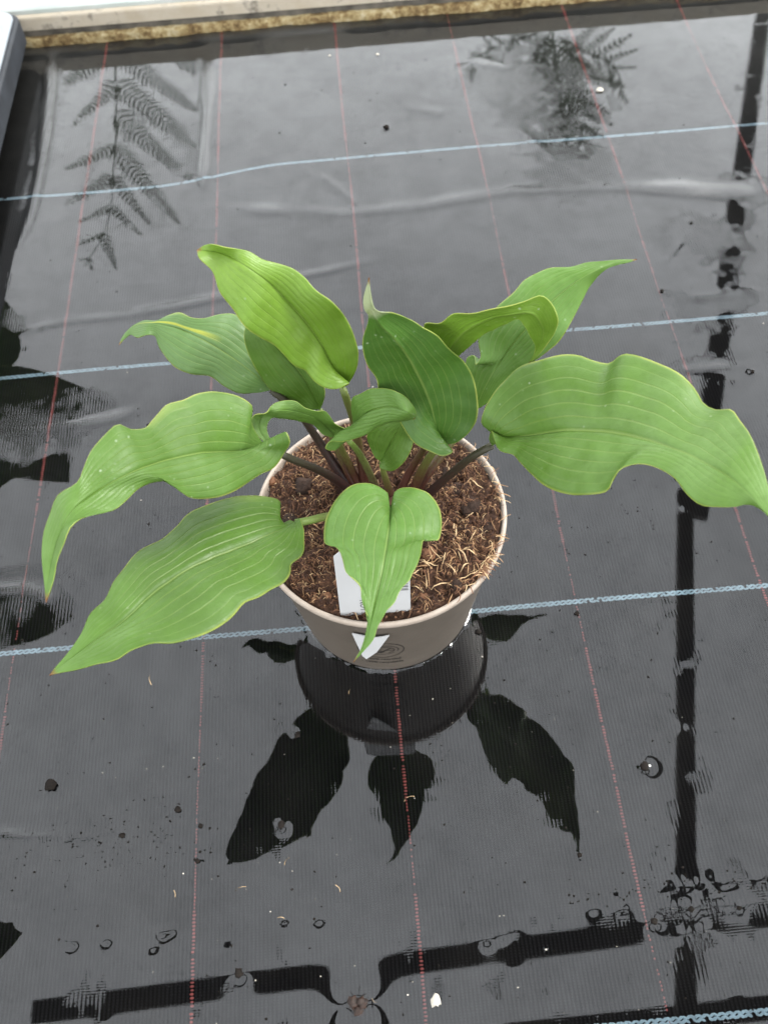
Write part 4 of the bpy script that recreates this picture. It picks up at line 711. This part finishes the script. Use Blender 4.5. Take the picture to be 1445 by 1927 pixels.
# neighbouring plants standing off to the left: only their mirror images are seen
nbs = []
for nm_, loc, keys, lb in (('hosta_plant', (-.53, .44, .056), ('n1', 'n2', 'n5'), 'broad leaves of another plant, dark in the water at left above the long wavy leaf'),
                      ('hosta_plant', (-.50, .02, .0), ('n3', 'n4'), 'another plant whose dark leaves show in the water at the lower left edge')):
    e = empty(nm_, loc); tag(e, lb, 'plant'); bpy.context.view_layer.update(); iv = e.matrix_world.inverted()
    for k in keys:
        o = blade('leaf', NEIGH[k], M['leaf'], e, rip=.001, N=40, K=10); o.matrix_parent_inverse = iv
        j = NEIGH[k]['mid'][0]; c0 = (loc[0], loc[1], loc[2]+.11); m_ = ((c0[0]*.6+j[0]*.4), (c0[1]*.6+j[1]*.4), (c0[2]*.4+j[2]*.6))
        stalk([c0, m_, j], .004, .0025, M['petiole'], o)
    pp = empty('plant_pot', loc); tag(pp, 'taupe pot %s, outside the left edge' % ('on the grey tray' if loc[2] else 'on the wet membrane'), 'pot')
    link('pot_wall', lathe('pot_wall', prof, 48), pp, M['pot']); link('rim', lathe('rim', rim, 48, True), pp, M['rim'])
    cz = empty('compost', (loc[0], loc[1], loc[2]+.1)); tag(cz, 'compost in the pot %s, outside the left edge' % ('on the grey tray' if loc[2] else 'on the wet membrane'), 'compost')
    link('soil', mesh('soil', [(RC*math.cos(a*.2618), RC*math.sin(a*.2618), .005) for a in range(24)]+[(0, 0, .009)], [(a, (a+1) % 24, 24) for a in range(24)]), cz, m_soil)

# ferns beyond the sill: seen only mirrored in the water
m_fern = simple('fern_green', (.06, .11, .035), .6, .3, 30)
def frond(axis, up, length, parent, npin=11, seed=0, m=None):
    rr = random.Random(seed); ts = np.linspace(0, 1, 60); A = catmull(axis, ts); V = []; F = []
    up = Vector(up).normalized()
    ax_o = link('rachis', tube('rachis', A, [.0022*(1-.85*t_)+.0004 for t_ in ts], 6), parent, m_fern)
    for i in range(npin):
        t_ = .06+.90*i/(npin-1); q = Vector(catmull(axis, [t_])[0]); q2 = Vector(catmull(axis, [min(1, t_+.02)])[0]); d = (q2-q).normalized()
        side = d.cross(up).normalized(); L = length*(1-t_)**.75*(.55+.45*min(1, t_*5))+.012
        for sg in (-1, 1):
            if rr.random() < .10: continue
            V = []; F = []; Lp = L*rr.uniform(.6, 1.1)*(1.15 if sg > 0 else .85); nl_ = max(6, int(Lp/.0095)); ang = rr.uniform(.62, .85); dr = rr.uniform(-.2, .2)
            dir_ = (side*sg*math.cos(ang)+d*math.sin(ang)+up*dr).normalized(); prev = q.copy()
            P = [q+dir_*Lp*(u/nl_)+d*(.02*Lp*(u/nl_)**2)+up*(-.10*Lp*(u/nl_)**2) for u in range(nl_+1)]
            for u in range(nl_):
                a = P[u]; b = P[u+1]; e = (b-a).normalized(); sd = e.cross(up).normalized(); w = (.17*Lp*(1-u/nl_)**.8+.003)*rr.uniform(.85, 1.1); hw = (b-a).length*.30
                V += [a-sd*.0008, b-sd*.0008, b+sd*.0008, a+sd*.0008]; n0 = len(V)-4; F.append((n0, n0+1, n0+2, n0+3))
                for s2 in (-1, 1):
                    n0 = len(V); tip = a+sd*s2*w+e*w*.55; mdp = a+sd*s2*w*.5+e*w*.22
                    V += [a-e*hw*.5, mdp-e*hw, tip, mdp+e*hw, a+e*hw*.9]; F.append((n0, n0+1, n0+2, n0+3, n0+4))
            link('pinna', mesh('pinna', V, F, False), parent, m_fern)
f1 = empty('fern', FERN[0]['base']); tag(f1, 'fern with one long frond, mirrored in the water at top left', 'fern')
f2 = empty('fern', FERN[1]['base']); tag(f2, 'fuller fern, mirrored blurred in the water at top right', 'fern')
bpy.context.view_layer.update()
for f, dat in ((f1, FERN[0]), (f2, FERN[1])):
    before = set(o.name for o in bpy.data.objects)
    for i, (axis, length, npin) in enumerate(dat['fronds']): frond(axis, (0, -1, .25), length, f, npin, seed=i+3+len(dat['fronds']))
    iv = f.matrix_world.inverted()
    for o in bpy.data.objects:
        if o.name not in before: o.matrix_parent_inverse = iv

# ------------------------------------------------------------------ debris on the wet membrane
m_cr = simple('peat_crumb', (.012, .009, .007), .7, .5, 300, .12, .5); m_pe = simple('perlite', (.48, .45, .39), .7, .2, 300); m_sh = simple('seed_husk', (.022, .010, .006), .5, .8, 220, .25, .4)
def zs(x, y): return float(water_h(np.array([x]), np.array([y]))[0])
def near(i):
    return ('beneath the drooping left leaf', 'in the open water')[i]
crl = ['largest dark peat crumb, left of the puddle below the broad leaf', 'dark crumb just left of the second red thread', 'small crumb right of the second red thread, above the leaf reflection', 'small round crumb below the gritty patch at left', 'dark crumb between the top blue thread and the back ridge', 'tiny crumb on the second red thread low down', 'crumb on the blue thread right of the pot', 'small crumb below the right leaf reflection', 'reddish crumb at the right foot of the pot', 'crumb above the left leaf reflection', 'crumb just below the pale back-right leaf', 'crumb on the fifth red thread above the largest leaf', 'crumb by the dark reflected patch at right', 'crumb below the right blue thread near the edge', 'crumb close to the pot rim at left', 'crumb just above the drooping left leaf']
for i, (x, y, r) in enumerate(DEB['crumb']):
    tag(clod('peat_crumb', x, y, zs(x, y)+r*.5, r*.85, m_cr, None, i*1.7+.3, .55, 2), crl[i], 'crumb', 'peat crumbs on the membrane')
whl = ['white flake near the far sill beside the third red thread', 'small white flake near the far sill left of the third red thread', 'cream scrap on the fifth red thread at the far right', 'white petal scrap at the bottom centre']
for i, (x, y, r) in enumerate(DEB['white'][:4]):
    tag(clod('pale_flake', x, y, zs(x, y)+r*.25, r*.8, m_pe, None, i*2.3+9, .35, 2), whl[i], 'flake', 'pale scraps on the membrane')
x, y, r = DEB['shell'][0]
hk = empty('seed_husk', (x, y, 0)); tag(hk, 'brown split seed husk lying in the water at bottom centre', 'seed husk')
clod('husk_half', -.0026, .0005, .001, r*.45, m_sh, hk, 1.2, .7, 3); clod('husk_half', .0028, 0, .001, r*.48, m_sh, hk, 4.4, .7, 3); clod('husk_half', .0004, -.0038, .0006, r*.42, m_sh, hk, 7.4, .6, 3)
V = []; F = []
for ang, l in ((.3, .006), (1.2, .007), (2.4, .005), (3.9, .004)):
    n0 = len(V); ca, sa = math.cos(ang), math.sin(ang); V += [(0, .002, .003), (ca*l, sa*l+.003, .0015), (ca*l*.96, sa*l+.0034, .002)]; F.append((n0, n0+1, n0+2))
link('bristle', mesh('bristle', V, F, False), hk, m_cr)
for i, (x, y, r) in enumerate(DEB['bead']):
    if i in (0, 1, 8, 11, 13, 16): tag(clod('peat_crumb', x, y, zs(x, y)+.0012, r*.42, m_cr, None, i*1.3+30, .6, 2), {0: 'dark crumb in a ring of water on the reflected bar at lower left', 1: 'crumb beside a round water ring at right', 8: 'crumb at the tip of the left leaf reflection', 11: 'crumb beside the lowest right red thread where the bars cross', 13: 'crumb in the drip line at right, left of the reflected upright', 16: 'crumb at the right end of the drip line'}[i], 'crumb', 'peat crumbs on the membrane')
def specks(name, pts, mat, label, smin, smax, flat):
    V = []; F = []
    for x, y in pts:
        r = random.uniform(smin, smax)*random.choice((.6, .8, 1, 1)); z = zs(x, y)+.0002; n0 = len(V); k = 5; a0 = random.random()*6
        st = random.uniform(.5, 1)
        for j in range(k):
            a = a0+j*6.283/k; q = r*random.uniform(.6, 1.1); V.append((x+math.cos(a)*q, y+math.sin(a)*q*st, z))
        V.append((x, y, z+r*flat))
        for j in range(k): F.append((n0+j, n0+(j+1) % k, n0+k))
    tag(link(name, mesh(name, V, F, False), None, mat), label, name.replace('_', ' '), kind='stuff')
pts = []
while len(pts) < 1000:
    x, y = rng.uniform(-.45, .5), rng.uniform(-.33, .78)
    if math.hypot(x, y) < .072: continue
    if y > .1 and random.random() < .75: continue
    if noise.noise(Vector((x*22, y*22, 1))) < random.uniform(-.3, .35): continue
    pts.append((x, y))
pts += [(-.20+rng.normal(0, .04), -.178+rng.normal(0, .013)) for _ in range(150)]+[(rng.uniform(.10, .23), -.236+rng.normal(0, .004)) for _ in range(60)]
specks('peat_specks', pts, m_cr, 'fine dark peat specks scattered over the wet membrane', .0004, .0013, .6)
pts = [(x, y) for x, y, r in DEB['white'][4:]]+[(rng.uniform(-.25, .23), rng.uniform(-.33, -.05)) for _ in range(55)]+[(rng.uniform(-.3, .4), rng.uniform(.1, .75)) for _ in range(25)]
pts = [q for q in pts if math.hypot(*q) > .075]
specks('white_specks', pts, m_pe, 'tiny white specks scattered over the puddle', .00035, .0009, .4)
V = []; F = []
for (x, y) in [(d[0], d[1]) for d in WISPS]:
    a = random.random()*6; L = random.uniform(.004, .009); P = []
    for i in range(7): P.append((x, y)); a += random.uniform(-.1, .5); x += math.cos(a)*L/6; y += math.sin(a)*L/6
    n0 = len(V)
    for i, q in enumerate(P): z = zs(*q)+.0002; V += [(q[0]-.0002, q[1], z), (q[0]+.0002, q[1]+.0002, z+.0003)]
    for i in range(6): F.append((n0+2*i, n0+2*i+1, n0+2*i+3, n0+2*i+2))
tag(link('straw_wisps', mesh('straw_wisps', V, F, False), None, fib_m[3]), 'few short pale straw wisps floating on the puddle', 'straw', kind='stuff')
